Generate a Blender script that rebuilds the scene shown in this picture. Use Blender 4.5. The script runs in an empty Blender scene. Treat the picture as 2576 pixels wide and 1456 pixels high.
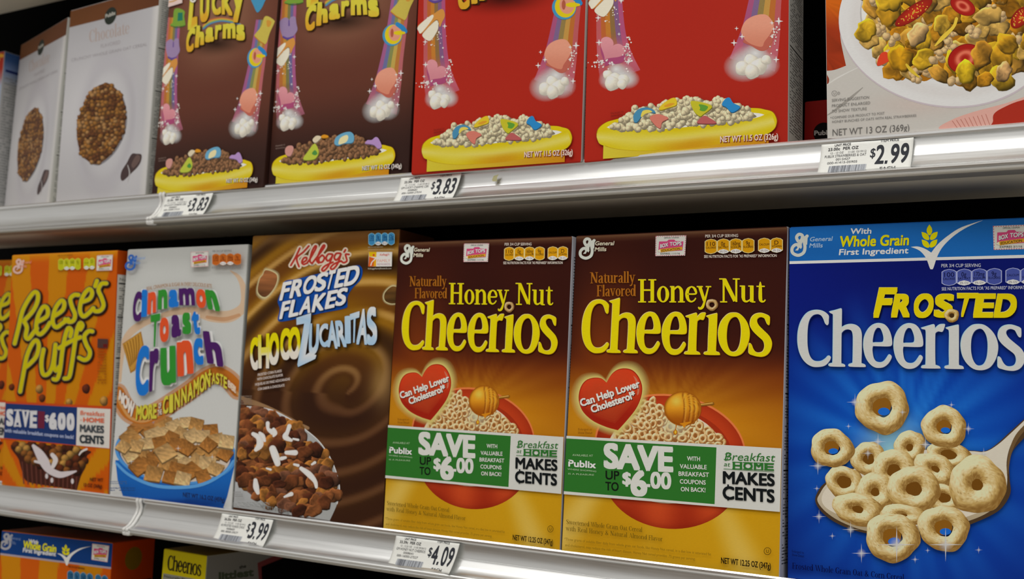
import bpy, math, random
import numpy as np
from mathutils import Matrix, Vector
from mathutils.geometry import tessellate_polygon
random.seed(7)
SC = bpy.context.scene
COL = SC.collection
# ------------------------------------------------------------------ camera, world, lights
CAM = dict(f=2810.4, loc=(0.40168, -0.88562, 0.13131), rx=-0.096281, ry=0.546765, rz=0.044074)
def _rot(a, b, c):
    ca, sa, cb, sb, cc, sc = math.cos(a), math.sin(a), math.cos(b), math.sin(b), math.cos(c), math.sin(c)
    Rx = np.array([[1, 0, 0], [0, ca, -sa], [0, sa, ca]]); Ry = np.array([[cb, 0, sb], [0, 1, 0], [-sb, 0, cb]])
    Rz = np.array([[cc, -sc, 0], [sc, cc, 0], [0, 0, 1]])
    return Rz @ Rx @ Ry
RC = _rot(CAM['rx'], CAM['ry'], CAM['rz']) @ np.array([[1, 0, 0], [0, 0, -1], [0, 1, 0.]])   # world -> camera (x right, y down, z ahead)
CL = np.array(CAM['loc'])
cd = bpy.data.cameras.new('camera'); cam = bpy.data.objects.new('camera', cd); COL.objects.link(cam)
cd.sensor_width = 36; cd.lens = CAM['f'] / 2576 * 36; cd.clip_start = .01; cd.clip_end = 50
M = np.stack([RC[0], -RC[1], -RC[2]], axis=1)
mw = Matrix([list(M[i]) + [CL[i]] for i in range(3)] + [[0, 0, 0, 1]])
cam.matrix_world = mw
SC.camera = cam
SC.cycles.transparent_max_bounces = 24
cd.dof.use_dof = True; cd.dof.focus_distance = 0.90; cd.dof.aperture_fstop = 8.5

wd = bpy.data.worlds.new('store'); SC.world = wd; wd.use_nodes = True
bg = wd.node_tree.nodes['Background']; bg.inputs[0].default_value = (1, .97, .92, 1); bg.inputs[1].default_value = .58

def area(name, loc, size, power, target, col=(1, .98, .94)):
    l = bpy.data.lights.new(name, 'AREA'); l.shape = 'RECTANGLE'; l.size = size[0]; l.size_y = size[1]; l.energy = power; l.color = col
    o = bpy.data.objects.new(name, l); COL.objects.link(o); o.location = loc
    d = Vector(target) - Vector(loc); o.rotation_euler = d.to_track_quat('-Z', 'Y').to_euler()
    return o
# the strip lights over the aisle
area('aisle_light', (-.1, -.75, 2.15), (3.6, .30), 17, (-.1, 0, .1))
area('aisle_light', (.4, -1.7, 2.3), (3.2, .6), 30, (.1, 0, .1))
SC.view_settings.view_transform = 'Standard'; SC.view_settings.look = 'None'
SC.view_settings.gamma = 1; SC.view_settings.exposure = -0.18; SC.view_settings.use_curve_mapping = False

# ------------------------------------------------------------------ materials
def lin(c):
    c = np.asarray(c, float) / 255.
    return np.where(c <= .04045, c / 12.92, ((c + .055) / 1.055) ** 2.4)
KA = 1.5
def alb(c): return np.clip(lin(c) * KA, 0.002, .92)

def new_mat(name):
    m = bpy.data.materials.new(name); m.use_nodes = True
    nt = m.node_tree; return m, nt, nt.nodes['Principled BSDF']
def plain(name, col, rough=.5, metal=0., spec=.5, bump=0., bscale=400, var=.0, aniso=None):
    m, nt, b = new_mat(name)
    b.inputs['Base Color'].default_value = (*col, 1); b.inputs['Roughness'].default_value = rough
    b.inputs['Metallic'].default_value = metal; b.inputs['Specular IOR Level'].default_value = spec
    tc = nt.nodes.new('ShaderNodeTexCoord')
    n = nt.nodes.new('ShaderNodeTexNoise'); n.inputs['Scale'].default_value = bscale; n.inputs['Detail'].default_value = 4
    mp = nt.nodes.new('ShaderNodeMapping'); nt.links.new(tc.outputs['Object'], mp.inputs[0]); nt.links.new(mp.outputs[0], n.inputs['Vector'])
    if aniso: mp.inputs['Scale'].default_value = aniso
    if var:
        mx = nt.nodes.new('ShaderNodeMix'); mx.data_type = 'RGBA'; mx.blend_type = 'MULTIPLY'; mx.inputs[0].default_value = 1
        cr = nt.nodes.new('ShaderNodeMapRange'); cr.inputs[3].default_value = 1 - var; cr.inputs[4].default_value = 1 + var
        nt.links.new(n.outputs[0], cr.inputs[0]); mx.inputs[6].default_value = (*col, 1)
        cc = nt.nodes.new('ShaderNodeCombineColor')
        for i in range(3): nt.links.new(cr.outputs[0], cc.inputs[i])
        nt.links.new(cc.outputs[0], mx.inputs[7]); nt.links.new(mx.outputs[2], b.inputs['Base Color'])
        cr2 = nt.nodes.new('ShaderNodeMapRange'); cr2.inputs[3].default_value = max(.02, rough - var); cr2.inputs[4].default_value = rough + var
        nt.links.new(n.outputs[0], cr2.inputs[0]); nt.links.new(cr2.outputs[0], b.inputs['Roughness'])
    if bump:
        bp = nt.nodes.new('ShaderNodeBump'); bp.inputs['Strength'].default_value = bump; bp.inputs['Distance'].default_value = .0004
        nt.links.new(n.outputs[0], bp.inputs['Height']); nt.links.new(bp.outputs[0], b.inputs['Normal'])
    return m
def print_mat(name, soft=False, rough=.45, spec=.09):
    m, nt, b = new_mat(name)
    a = nt.nodes.new('ShaderNodeAttribute'); a.attribute_name = 'Col'
    b.inputs['Roughness'].default_value = rough; b.inputs['Specular IOR Level'].default_value = spec
    tc = nt.nodes.new('ShaderNodeTexCoord'); n = nt.nodes.new('ShaderNodeTexNoise')
    mp = nt.nodes.new('ShaderNodeMapping'); mp.inputs['Scale'].default_value = (.25, 1, 1.6)
    n.inputs['Scale'].default_value = 1400; n.inputs['Detail'].default_value = 2
    nt.links.new(tc.outputs['Object'], mp.inputs[0]); nt.links.new(mp.outputs[0], n.inputs['Vector'])
    mr = nt.nodes.new('ShaderNodeMapRange'); mr.inputs[3].default_value = .93; mr.inputs[4].default_value = 1.07
    nt.links.new(n.outputs[0], mr.inputs[0])
    vm = nt.nodes.new('ShaderNodeVectorMath'); vm.operation = 'SCALE'
    nt.links.new(a.outputs['Color'], vm.inputs[0]); nt.links.new(mr.outputs[0], vm.inputs['Scale'])
    nt.links.new(vm.outputs[0], b.inputs['Base Color'])
    if soft: nt.links.new(a.outputs['Alpha'], b.inputs['Alpha'])
    return m
M_PRINT = print_mat('printed_card'); M_SOFT = print_mat('printed_card_soft', True)
M_LABEL = print_mat('printed_label', rough=.6, spec=.1)
M_ALU = plain('brushed_aluminium', (.76, .765, .76), .32, 1., bscale=60, var=.09, aniso=(.25, 9, 9))
M_BEAD = plain('aluminium_bead', (.86, .86, .86), .22, 1., bscale=60, var=.05, aniso=(.3, 8, 8))
M_EDGE = plain('dull_steel_edge', (.30, .28, .24), .5, .3, bscale=80, var=.08)
M_PAN = plain('grey_enamel', (.64, .58, .47), .45, 0, bscale=30, var=.06)
M_DARK = plain('shaded_black', (.002, .002, .002), .8, 0, spec=.02)  # near black: darkness of the deep shelf interior is put into the colour
M_GASKET = plain('clear_plastic_joint', (.80, .80, .78), .25, 0, bscale=200, var=.04)

# ------------------------------------------------------------------ object helpers
def tag(o, label=None, cat=None, group=None, kind=None):
    if label: o['label'] = label
    if cat: o['category'] = cat
    if group: o['group'] = group
    if kind: o['kind'] = kind
    return o
def empty(name, parent=None):
    o = bpy.data.objects.new(name, None); COL.objects.link(o); o.parent = parent; o.empty_display_size = .02
    return o
def link(name, me, parent=None):
    o = bpy.data.objects.new(name, me); COL.objects.link(o); o.parent = parent
    return o
def mesh_from(name, V, F, mats, mi=None, C=None, smooth=False):
    """V (n,3), F list/array of triangles or quads"""
    me = bpy.data.meshes.new(name)
    me.from_pydata([tuple(v) for v in V], [], [tuple(f) for f in F])
    for m in mats: me.materials.append(m)
    if mi is not None: me.polygons.foreach_set('material_index', np.asarray(mi, np.int32))
    if C is not None:
        a = me.color_attributes.new('Col', 'FLOAT_COLOR', 'POINT'); a.data.foreach_set('color', np.asarray(C, np.float32).ravel())
    me.polygons.foreach_set('use_smooth', [bool(smooth)] * len(me.polygons))
    me.update(); return me
def tri_mesh(name, V, T, C, mi, mats):
    me = bpy.data.meshes.new(name); n = len(V); m = len(T)
    me.vertices.add(n); me.vertices.foreach_set('co', np.asarray(V, np.float32).ravel())
    me.loops.add(m * 3); me.loops.foreach_set('vertex_index', np.asarray(T, np.int32).ravel())
    me.polygons.add(m); me.polygons.foreach_set('loop_start', np.arange(0, 3 * m, 3, dtype=np.int32))
    for q in mats: me.materials.append(q)
    me.polygons.foreach_set('material_index', np.asarray(mi, np.int32)); me.polygons.foreach_set('use_smooth', np.zeros(m, bool))
    me.update(calc_edges=True)
    a = me.color_attributes.new('Col', 'FLOAT_COLOR', 'POINT'); a.data.foreach_set('color', np.asarray(C, np.float32).ravel())
    me.validate(); return me

# ------------------------------------------------------------------ letter shapes
_gc = {}
def glyphs(s, bold=0.0):
    k = (s, bold)
    if k in _gc: return _gc[k]
    c = bpy.data.curves.new('t', 'FONT'); c.body = s; c.offset = bold; c.resolution_u = 6 if len(s) < 6 else 3 if len(s) < 20 else 2; c.size = 1
    o = bpy.data.objects.new('t', c); COL.objects.link(o)
    dg = bpy.context.evaluated_depsgraph_get(); me = o.evaluated_get(dg).to_mesh()
    n = len(me.vertices); V = np.empty(n * 3, np.float32); me.vertices.foreach_get('co', V); V = V.reshape(-1, 3)[:, :2].copy()
    me.calc_loop_triangles(); m = len(me.loop_triangles); T = np.empty(m * 3, np.int32); me.loop_triangles.foreach_get('vertices', T)
    bpy.data.objects.remove(o); bpy.data.curves.remove(c)
    _gc[k] = (V.astype(float), T.reshape(-1, 3)); return _gc[k]
CAP = glyphs('H')[0][:, 1].max()

def catmull(P, closed=False, n=6):
    P = np.asarray(P, float); m = len(P)
    if m < 3 and not closed: return P
    out = []
    for i in range(m if closed else m - 1):
        p0 = P[(i - 1) % m] if closed or i > 0 else P[0]; p1 = P[i]; p2 = P[(i + 1) % m]
        p3 = P[(i + 2) % m] if closed or i + 2 < m else P[-1]
        if np.abs(p1[:2] - p2[:2]).max() < 1e-9: continue
        for k in range(n):
            t = k / n; t2 = t * t; t3 = t2 * t
            out.append(.5 * ((2 * p1) + (-p0 + p2) * t + (2 * p0 - 5 * p1 + 4 * p2 - p3) * t2 + (-p0 + 3 * p1 - 3 * p2 + p3) * t3))
    if not closed: out.append(P[-1])
    return np.array(out)
def smooth_closed(P, n=5):
    """closed curve through points; a repeated point makes a corner"""
    P = np.asarray(P, float); m = len(P)
    corner = [i for i in range(m) if np.abs(P[i] - P[(i + 1) % m]).max() < 1e-9]
    if not corner: return catmull(P, True, n)
    s = (corner[0] + 1) % m; Q = np.roll(P, -s, axis=0); segs = []; cur = [Q[0]]
    for i in range(1, m):
        if np.abs(Q[i] - Q[i - 1]).max() < 1e-9: segs.append(cur); cur = [Q[i]]
        else: cur.append(Q[i])
    cur.append(Q[0]) if np.abs(cur[-1] - Q[0]).max() > 1e-9 else None
    segs.append(cur); out = []
    for sgm in segs:
        if len(sgm) > 1: out.append(catmull(sgm, False, n)[:-1])
    return np.concatenate(out)

# stroke-built serif letters: (advance, [ [closed, (x,y,w)...] ])   y: 0 baseline .. 1 cap height
_t, _T, _X = .05, .135, .70
def _v(x, a, b, w=None): w = w or _T; return [0, (x, a, w), (x, b, w)]
def _s(x, y, l=.10): return [0, (x - l, y, .045), (x + l, y, .045)]
def _loop(x0, x1, y0, y1, w=None, t=None):
    w = w or _T; t = t or _t; cx = (x0 + x1) / 2; cy = (y0 + y1) / 2; r = []
    for k in range(12):
        a = k * math.pi / 6; r.append((cx + (x1 - x0 - w) / 2 * math.cos(a), cy + (y1 - y0 - t) / 2 * math.sin(a), t + (w - t) * math.cos(a) ** 2))
    return [1] + r
def _arch(xa, xb): return [0, (xa, _X - .17, .04), (xa + .07, _X - .06, .06), ((xa + xb) / 2 + .03, _X - .03, .08), (xb - .02, _X - .13, .12), (xb, _X - .28, _T), (xb, .02, _T)]
SERIF = {
 'a': (.42, [[0, (.08, .53, .11), (.12, .62, .08), (.2, .67, .05), (.28, .61, .11), (.30, .5, _T), (.30, .12, _T), (.34, .03, .08), (.41, .04, .04)], [0, (.3, .42, .05), (.14, .34, .08), (.08, .2, _T), (.1, .08, .1), (.18, .03, .05), (.3, .12, .04)]]),
 'b': (.46, [_v(.09, .02, 1.03), _s(.06, 1.02, .06), _loop(.06, .44, .0, _X)]),
 'c': (.37, [[0, (.33, .54, .10), (.28, .64, .07), (.2, .67, .05), (.1, .55, .11), (.07, .35, _T), (.1, .14, .11), (.2, .03, .05), (.3, .08, .05), (.35, .18, .04)]]),
 'd': (.47, [_v(.38, .02, 1.03), _s(.35, 1.02, .06), _s(.42, .02, .05), _loop(.02, .41, .0, _X)]),
 'e': (.41, [[0, (.08, .36, .05), (.36, .37, .06), (.35, .53, .10), (.3, .63, .08), (.21, .67, .05), (.11, .56, .11), (.075, .35, _T), (.11, .13, .11), (.21, .03, .06), (.31, .08, .05), (.37, .19, .04)]]),
 'f': (.28, [_v(.12, .02, .85), [0, (.12, .8, _T), (.15, .96, .08), (.24, 1.0, .05), (.29, .93, .08)], _s(.13, .66, .12), _s(.13, .02, .11)]),
 'g': (.43, [_loop(.04, .38, .26, _X), [0, (.12, .28, .04), (.07, .16, .06), (.2, .06, .07), (.34, .0, .09), (.33, -.14, .07), (.18, -.2, .05), (.05, -.12, .07), (.1, .02, .04)], [0, (.3, .64, .04), (.43, .69, .06)]]),
 'h': (.50, [_v(.09, .02, 1.03), _s(.06, 1.02, .06), _s(.09, .02, .11), _arch(.13, .38), _s(.38, .02, .11)]),
 'i': (.24, [_v(.12, .02, _X), _s(.09, _X - .02, .06), _s(.12, .02, .11), [0, (.12, .87, .12), (.12, .9, .12)]]),
 'k': (.46, [_v(.09, .02, 1.03), _s(.06, 1.02, .06), _s(.09, .02, .1), [0, (.14, .3, .05), (.38, .67, .05)], [0, (.22, .42, .12), (.4, .03, .12)], _s(.4, .02, .07), _s(.36, .67, .07)]),
 'l': (.24, [_v(.12, .02, 1.03), _s(.09, 1.02, .06), _s(.12, .02, .11)]),
 'm': (.76, [_v(.09, .02, _X), _s(.06, _X - .02, .06), _s(.09, .02, .1), _arch(.13, .37), _s(.37, .02, .1), _arch(.42, .65), _s(.65, .02, .1)]),
 'n': (.49, [_v(.09, .02, _X), _s(.06, _X - .02, .06), _s(.09, .02, .11), _arch(.13, .38), _s(.38, .02, .11)]),
 'o': (.45, [_loop(.01, .43, 0, _X)]),
 'p': (.46, [_v(.09, -.26, _X), _s(.06, _X - .02, .06), _s(.09, -.26, .1), _loop(.06, .44, .0, _X)]),
 'r': (.36, [_v(.1, .02, _X), _s(.07, _X - .02, .06), _s(.11, .02, .12), [0, (.15, .5, .04), (.22, .62, .09), (.33, .62, .13)]]),
 's': (.36, [[0, (.31, .55, .09), (.26, .64, .06), (.18, .67, .05), (.08, .6, .1), (.09, .48, .13), (.26, .28, .14), (.3, .14, .12), (.22, .04, .06), (.13, .03, .05), (.05, .17, .09)]]),
 't': (.30, [[0, (.14, .86, .03), (.14, .66, .11), (.14, .2, _T), (.17, .06, .1), (.25, .04, .05), (.3, .12, .04)], _s(.15, .67, .13)]),
 'u': (.50, [_v(.1, .2, _X), [0, (.1, .22, _T), (.13, .08, .1), (.22, .04, .06), (.33, .13, .04)], _s(.06, _X - .02, .07), _v(.37, .02, _X), _s(.33, _X - .02, .07), _s(.42, .02, .06)]),
 'v': (.44, [[0, (.08, _X - .02, .13), (.23, .03, .08)], [0, (.36, _X - .02, .05), (.23, .03, .06)], _s(.08, _X - .02, .1), _s(.36, _X - .02, .09)]),
 'w': (.66, [[0, (.08, _X - .02, .13), (.21, .03, .08)], [0, (.33, _X - .02, .05), (.21, .03, .06)], [0, (.33, _X - .02, .13), (.46, .03, .08)], [0, (.58, _X - .02, .05), (.46, .03, .06)], _s(.08, _X - .02, .1), _s(.33, _X - .02, .08), _s(.58, _X - .02, .09)]),
 'y': (.46, [[0, (.09, _X - .02, .13), (.24, .06, .11)], [0, (.38, _X - .02, .05), (.24, .0, .08), (.17, -.22, .1), (.08, -.27, .08), (.05, -.2, .05)], _s(.09, _X - .02, .1), _s(.38, _X - .02, .09)]),
 'A': (.60, [[0, (.1, .02, .05), (.3, .98, .06)], [0, (.3, .98, .1), (.5, .02, .14)], _s(.1, .02, .09), _s(.5, .02, .1), [0, (.17, .33, .05), (.42, .33, .05)]]),
 'C': (.54, [[0, (.48, .72, .12), (.44, .88, .1), (.3, .96, .06), (.14, .83, .12), (.08, .5, .16), (.14, .16, .12), (.3, .03, .06), (.43, .1, .06), (.5, .24, .05)]]),
 'F': (.48, [_v(.14, .02, .98), _s(.15, .02, .13), [0, (.04, .975, .05), (.45, .975, .05)], [0, (.45, .98, .05), (.46, .78, .04)], [0, (.14, .52, .05), (.35, .52, .05)], [0, (.36, .62, .05), (.36, .42, .05)]]),
 'G': (.58, [[0, (.48, .76, .1), (.43, .9, .08), (.3, .96, .06), (.14, .83, .12), (.08, .5, .16), (.14, .16, .12), (.3, .03, .06), (.46, .1, .08), (.46, .4, .12)], _s(.46, .42, .1)]),
 'H': (.62, [_v(.14, .02, .98), _v(.48, .02, .98), _s(.14, .02, .13), _s(.48, .02, .13), _s(.14, .975, .13), _s(.48, .975, .13), [0, (.14, .53, .06), (.48, .53, .06)]]),
 'M': (.76, [_v(.12, .02, .98, .06), [0, (.14, .98, .14), (.38, .1, .08)], [0, (.62, .98, .05), (.38, .1, .06)], _v(.62, .02, .98), _s(.11, .02, .1), _s(.62, .02, .12), _s(.1, .975, .1), _s(.65, .975, .1)]),
 'N': (.64, [_v(.12, .02, .98, .07), [0, (.14, .95, .16), (.48, .06, .14)], _v(.52, .02, .98, .07), _s(.12, .02, .11), _s(.08, .975, .1), _s(.52, .975, .11)]),
 'O': (.60, [_loop(.02, .57, 0, 1, .16, .06)]),
 'R': (.60, [_v(.14, .02, .98), _s(.15, .02, .12), _s(.12, .975, .12), [0, (.14, .97, .05), (.34, .95, .08), (.42, .75, .14), (.34, .56, .08), (.14, .53, .05)], [0, (.28, .52, .12), (.5, .03, .13)], _s(.52, .02, .07)]),
 'S': (.46, [[0, (.4, .78, .1), (.34, .92, .07), (.22, .96, .05), (.1, .86, .12), (.1, .7, .15), (.34, .38, .17), (.39, .2, .14), (.28, .05, .06), (.16, .04, .05), (.06, .24, .1)]]),
 'W': (.86, [[0, (.1, .98, .15), (.28, .04, .08)], [0, (.43, .98, .05), (.28, .04, .06)], [0, (.43, .98, .15), (.61, .04, .08)], [0, (.76, .98, .05), (.61, .04, .06)], _s(.1, .975, .11), _s(.43, .975, .09), _s(.76, .975, .1)]),
 '&': (.60, [[0, (.5, .5, .05), (.4, .2, .07), (.2, .04, .09), (.08, .2, .13), (.2, .45, .1), (.36, .72, .08), (.26, .93, .07), (.15, .8, .1), (.25, .5, .12), (.52, .04, .12)]]),
 ' ': (.26, []), ',': (.2, [[0, (.1, .05, .1), (.07, -.1, .04)]]), '.': (.2, [[0, (.1, .04, .1), (.1, .07, .1)]]),
 '*': (.24, [[0, (.1, .75, .05), (.1, 1, .05)], [0, (.02, .8, .05), (.18, .95, .05)], [0, (.02, .95, .05), (.18, .8, .05)]]),
 '7': (.45, [[0, (.06, .9, .13), (.38, .9, .12)], [0, (.38, .88, .06), (.18, .02, .13)]]),
 '5': (.45, [[0, (.4, .92, .12), (.1, .92, .1), (.08, .56, .05), (.25, .6, .06), (.36, .34, .15), (.24, .05, .07), (.06, .12, .1)]]),
}

def clip_tris(W, T, C, box):
    """trim triangles to the carton face: box = ((axis, lo, hi), ...)"""
    out = np.zeros(len(W), bool)
    for ax, lo, hi in box: out |= (W[:, ax] < lo) | (W[:, ax] > hi)
    if not out.any(): return W, T, C
    bad = out[T].any(1); keep = [t for t in T[~bad]]; V = list(W); CC = list(C)
    for t in T[bad]:
        poly = [(W[i], C[i]) for i in t]
        for ax, lo, hi in box:
            for sg, lim in ((1, lo), (-1, hi)):
                res = []
                for i in range(len(poly)):
                    a, ca = poly[i]; b, cb = poly[(i + 1) % len(poly)]; da = sg * (a[ax] - lim); db = sg * (b[ax] - lim)
                    if da >= 0: res.append((a, ca))
                    if (da >= 0) != (db >= 0): q = da / (da - db); res.append((a + (b - a) * q, ca + (cb - ca) * q))
                poly = res
                if len(poly) < 3: break
            if len(poly) < 3: break
        if len(poly) >= 3:
            b0 = len(V)
            for a, ca in poly: V.append(a); CC.append(ca)
            for i in range(1, len(poly) - 1): keep.append((b0, b0 + i, b0 + i + 1))
    if not keep: return W, np.zeros((0, 3), int), C
    V = np.array(V); CC = np.array(CC); keep = np.array(keep); u, inv = np.unique(keep, return_inverse=True)
    return V[u], inv.reshape(-1, 3), CC[u]

# ------------------------------------------------------------------ the printing press: flat ink shapes on a flat face
STUFFY = {'small_print', 'sparkles', 'nutrition_panel', 'side_panel_print', 'savings_lettering', 'title_lettering', 'maker_emblem', 'tag_lettering', 'cereal_pieces', 'barcode', 'shop_emblem'}
class Ink:
    def __init__(self, face, normal=(0, -1, 0), step=3.5e-6, base=6e-5, clip=None):
        self.face = face; self.n = np.array(normal, float); self.L = 0; self.step = step; self.base = base
        self.clip = clip; self.cyc = None; self.parts = {}; self.cur = None; self.tf = (0, 0, 1); self.post = None
    def part(self, name, mat=None, under=None):
        self.cur = self.parts.setdefault(name, dict(V=[], T=[], C=[], M=[], n=0, mat=mat, under=under)); return self
    def cycle(self, n=0):
        if n: self.cyc = [self.L, n, -1]
        elif self.cyc: self.L = self.cyc[0] + self.cyc[1]; self.cyc = None
    def crop(self, ox=0, oy=0, s=1): self.tf = (ox, oy, s); return self
    def add(self, P, T, C, A=1.0, zo=None):
        P = np.asarray(P, float)[:, :2]; ox, oy, s = self.tf
        X = P[:, 0] / s + ox; Y = P[:, 1] / s + oy
        W = self.face(X, Y)
        if self.post: W = self.post(W)
        if self.cyc: self.cyc[2] += 1; lay = self.cyc[0] + 1 + self.cyc[2] % self.cyc[1]
        else: self.L += 1; lay = self.L
        W = W + self.n * (self.base + lay * self.step)
        if zo is not None: W = W + self.n * (np.asarray(zo)[:, None] * self.step)
        C = np.asarray(C, float)
        if C.ndim == 1: C = np.repeat(C[None], len(P), 0)
        A = np.broadcast_to(np.asarray(A, float), (len(P),))
        c = self.cur; T = np.asarray(T, int); CC = np.concatenate([alb(C), A[:, None]], 1)
        if self.clip: W, T, CC = clip_tris(W, T, CC, self.clip)
        if len(T) == 0: return
        T = T + c['n']
        c['V'].append(W); c['T'].append(T); c['C'].append(CC); c['M'].append(np.full(len(T), 1 if A.min() < .999 else 0)); c['n'] += len(W)
    def col(self, col, P):
        if callable(col): return col(P[:, 0], P[:, 1])
        return np.array(col, float)
    def poly(self, pts, col, smooth=False, holes=(), a=1.0, n=5):
        rings = [smooth_closed(p, n) if smooth else np.asarray(p, float) for p in [pts] + list(holes)]
        T = tessellate_polygon([[Vector((float(x), float(y), 0)) for x, y in r[:, :2]] for r in rings])
        P = np.concatenate([r[:, :2] for r in rings])
        self.add(P, T, self.col(col, P), a)
    def quad(self, p, col, a=1.0): self.poly(p, col, a=a)
    def rect(self, x0, y0, x1, y1, col, a=1.0): self.poly([(x0, y0), (x1, y0), (x1, y1), (x0, y1)], col, a=a)
    def ell(self, cx, cy, rx, ry, col, rot=0, a=1.0, nr=1, nt=32, fn=None, hole=0., wob=None):
        """fn(r, th, x, y)->(n,3) colour; a may be a function of r"""
        rr = np.linspace(hole, 1, nr + 1); th = np.arange(nt) * 2 * math.pi / nt
        R, TH = np.meshgrid(rr, th, indexing='ij'); RW = R * (1 + (wob[0] * (np.sin(TH * 3 + wob[1][0]) + .7 * np.sin(TH * 5 + wob[1][1]) + .4 * np.sin(TH * 9 + wob[1][2])) if wob else 0)); x = RW * np.cos(TH) * rx; y = RW * np.sin(TH) * ry
        c, s = math.cos(rot), math.sin(rot); X = cx + x * c - y * s; Y = cy + x * s + y * c
        P = np.stack([X.ravel(), Y.ravel()], 1); T = []
        for i in range(nr):
            for j in range(nt):
                a0, a1 = i * nt + j, i * nt + (j + 1) % nt; b0, b1 = a0 + nt, a1 + nt
                if hole > 0 or i > 0: T += [(a0, b0, b1), (a0, b1, a1)]
                else: T += [(a0, b0, b1)]
        C = fn(R.ravel(), TH.ravel(), P[:, 0], P[:, 1]) if fn else self.col(col, P)
        A = a(R.ravel()) if callable(a) else a
        self.add(P, T, C, A)
    def glow(self, cx, cy, rx, ry, col, a=.8, rot=0, p=1.5, nt=28):
        self.ell(cx, cy, rx, ry, col, rot, a=lambda r: np.clip(a * (1 - r) ** p, 0, .98), nr=6, nt=nt)
    def halo(self, P, cen, s0, s1, col, a):
        Q = smooth_closed(P, 5); c = np.array(cen, float); m = len(Q); V = np.concatenate([c + (Q - c) * f for f in (s0, (s0 * 2 + s1) / 3, (s0 + 2 * s1) / 3, s1)]); T = []
        for r in range(3):
            for i in range(m): j = (i + 1) % m; T += [(r * m + i, r * m + j, r * m + m + j), (r * m + i, r * m + m + j, r * m + m + i)]
        self.add(V, T, col, np.repeat([a, a * .62, a * .26, 0.001], m))
    def stroke(self, pts, w, col, closed=False, smooth=True, a=1.0, n=6, caps=True, grad=None):
        P = np.asarray(pts, float)
        if P.shape[1] == 2: P = np.concatenate([P, np.full((len(P), 1), float(w)) if np.isscalar(w) else np.asarray(w, float)[:, None]], 1)
        if smooth and len(P) > 2: P = catmull(P, closed, n)
        m = len(P); d = np.roll(P[:, :2], -1, 0) - np.roll(P[:, :2], 1, 0) if closed else np.gradient(P[:, :2], axis=0)
        d /= np.maximum(np.linalg.norm(d, axis=1), 1e-9)[:, None]; nrm = np.stack([-d[:, 1], d[:, 0]], 1); h = P[:, 2:3] / 2
        V = np.concatenate([P[:, :2] + nrm * h, P[:, :2] - nrm * h]); T = []
        for i in range(m if closed else m - 1):
            j = (i + 1) % m; T += [(i, j, m + j), (i, m + j, m + i)]
        V = list(V)
        if caps and not closed:
            for e, sg in ((0, -1), (m - 1, 1)):
                k0 = len(V); c0 = P[e, :2]; V.append(c0); a0 = math.atan2(d[e, 1] * sg, d[e, 0] * sg)
                for k in range(9):
                    q = a0 - math.pi / 2 + k * math.pi / 8; V.append(c0 + h[e] * np.array([math.cos(q), math.sin(q)]))
                T += [(k0, k0 + 1 + k, k0 + 2 + k) for k in range(8)]
        zz = np.linspace(0, .95, m); zz = np.concatenate([zz, zz, np.full(len(V) - 2 * m, .98)]); zz[2 * m:2 * m + 10] = -.03
        V = np.array(V); self.add(V, T, self.col(col, V), a, zo=zz)
    def T(self, s, p0, p1, h, col, bold=0., up=None, h1=None, warp=None, a=1.0):
        """sans lettering: baseline from p0 to p1, cap height h (h1 at the far end)"""
        V, T = glyphs(s)
        if len(V) == 0: return
        x0, x1 = V[:, 0].min(), V[:, 0].max(); X = (V[:, 0] - x0) / (x1 - x0); Y = V[:, 1] / CAP
        h1 = h if h1 is None else h1; H = h + (h1 - h) * X
        p0 = np.array(p0, float); p1 = np.array(p1, float); up = np.array(up if up is not None else (0, -1), float)
        P = p0 + (p1 - p0) * X[:, None] + up * (Y * H)[:, None]
        if warp: P = P + warp(X, Y)
        if bold:
            q = bold * h / CAP * .8; n0 = self.cyc
            for dx, dy in ((-q, -q), (q, -q), (-q, q), (q, q)): self.add(P + (dx, dy), T, self.col(col, P), a)
            if bold > .03:
                for dx, dy in ((0, -q), (0, q), (-q * 1.2, 0), (q * 1.2, 0), (0, 0)): self.add(P + (dx, dy), T, self.col(col, P), a)
        else: self.add(P, T, self.col(col, P), a)
    def L4(self, ch, bl, br, tr, tl, col, bold=0.02, a=1.0):
        """one letter or word stretched over four corners"""
        V, T = glyphs(ch); mn, mx = V.min(0), V.max(0); U = (V - mn) / (mx - mn)
        bl, br, tr, tl = [np.array(q, float) for q in (bl, br, tr, tl)]; u = U[:, :1]; v = U[:, 1:]
        P = bl * (1 - u) * (1 - v) + br * u * (1 - v) + tr * u * v + tl * (1 - u) * v
        if bold:
            qx = bold * .9 * np.linalg.norm(br - bl) / (mx[0] - mn[0]); qy = bold * .8 * np.linalg.norm(tl - bl) / (mx[1] - mn[1]); C = self.col(col, P); ctr = P.mean(0)
            P = ctr + (P - ctr) * np.maximum(1 - 2 * np.array([qx, qy]) / np.maximum(P.max(0) - P.min(0), 1e-6), .6)
            for dx in (-1, -.33, .33, 1):
                for dy in (-1, -.33, .33, 1): self.add(P + (dx * qx, dy * qy), T, C, a)
        else: self.add(P, T, self.col(col, P), a)
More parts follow.
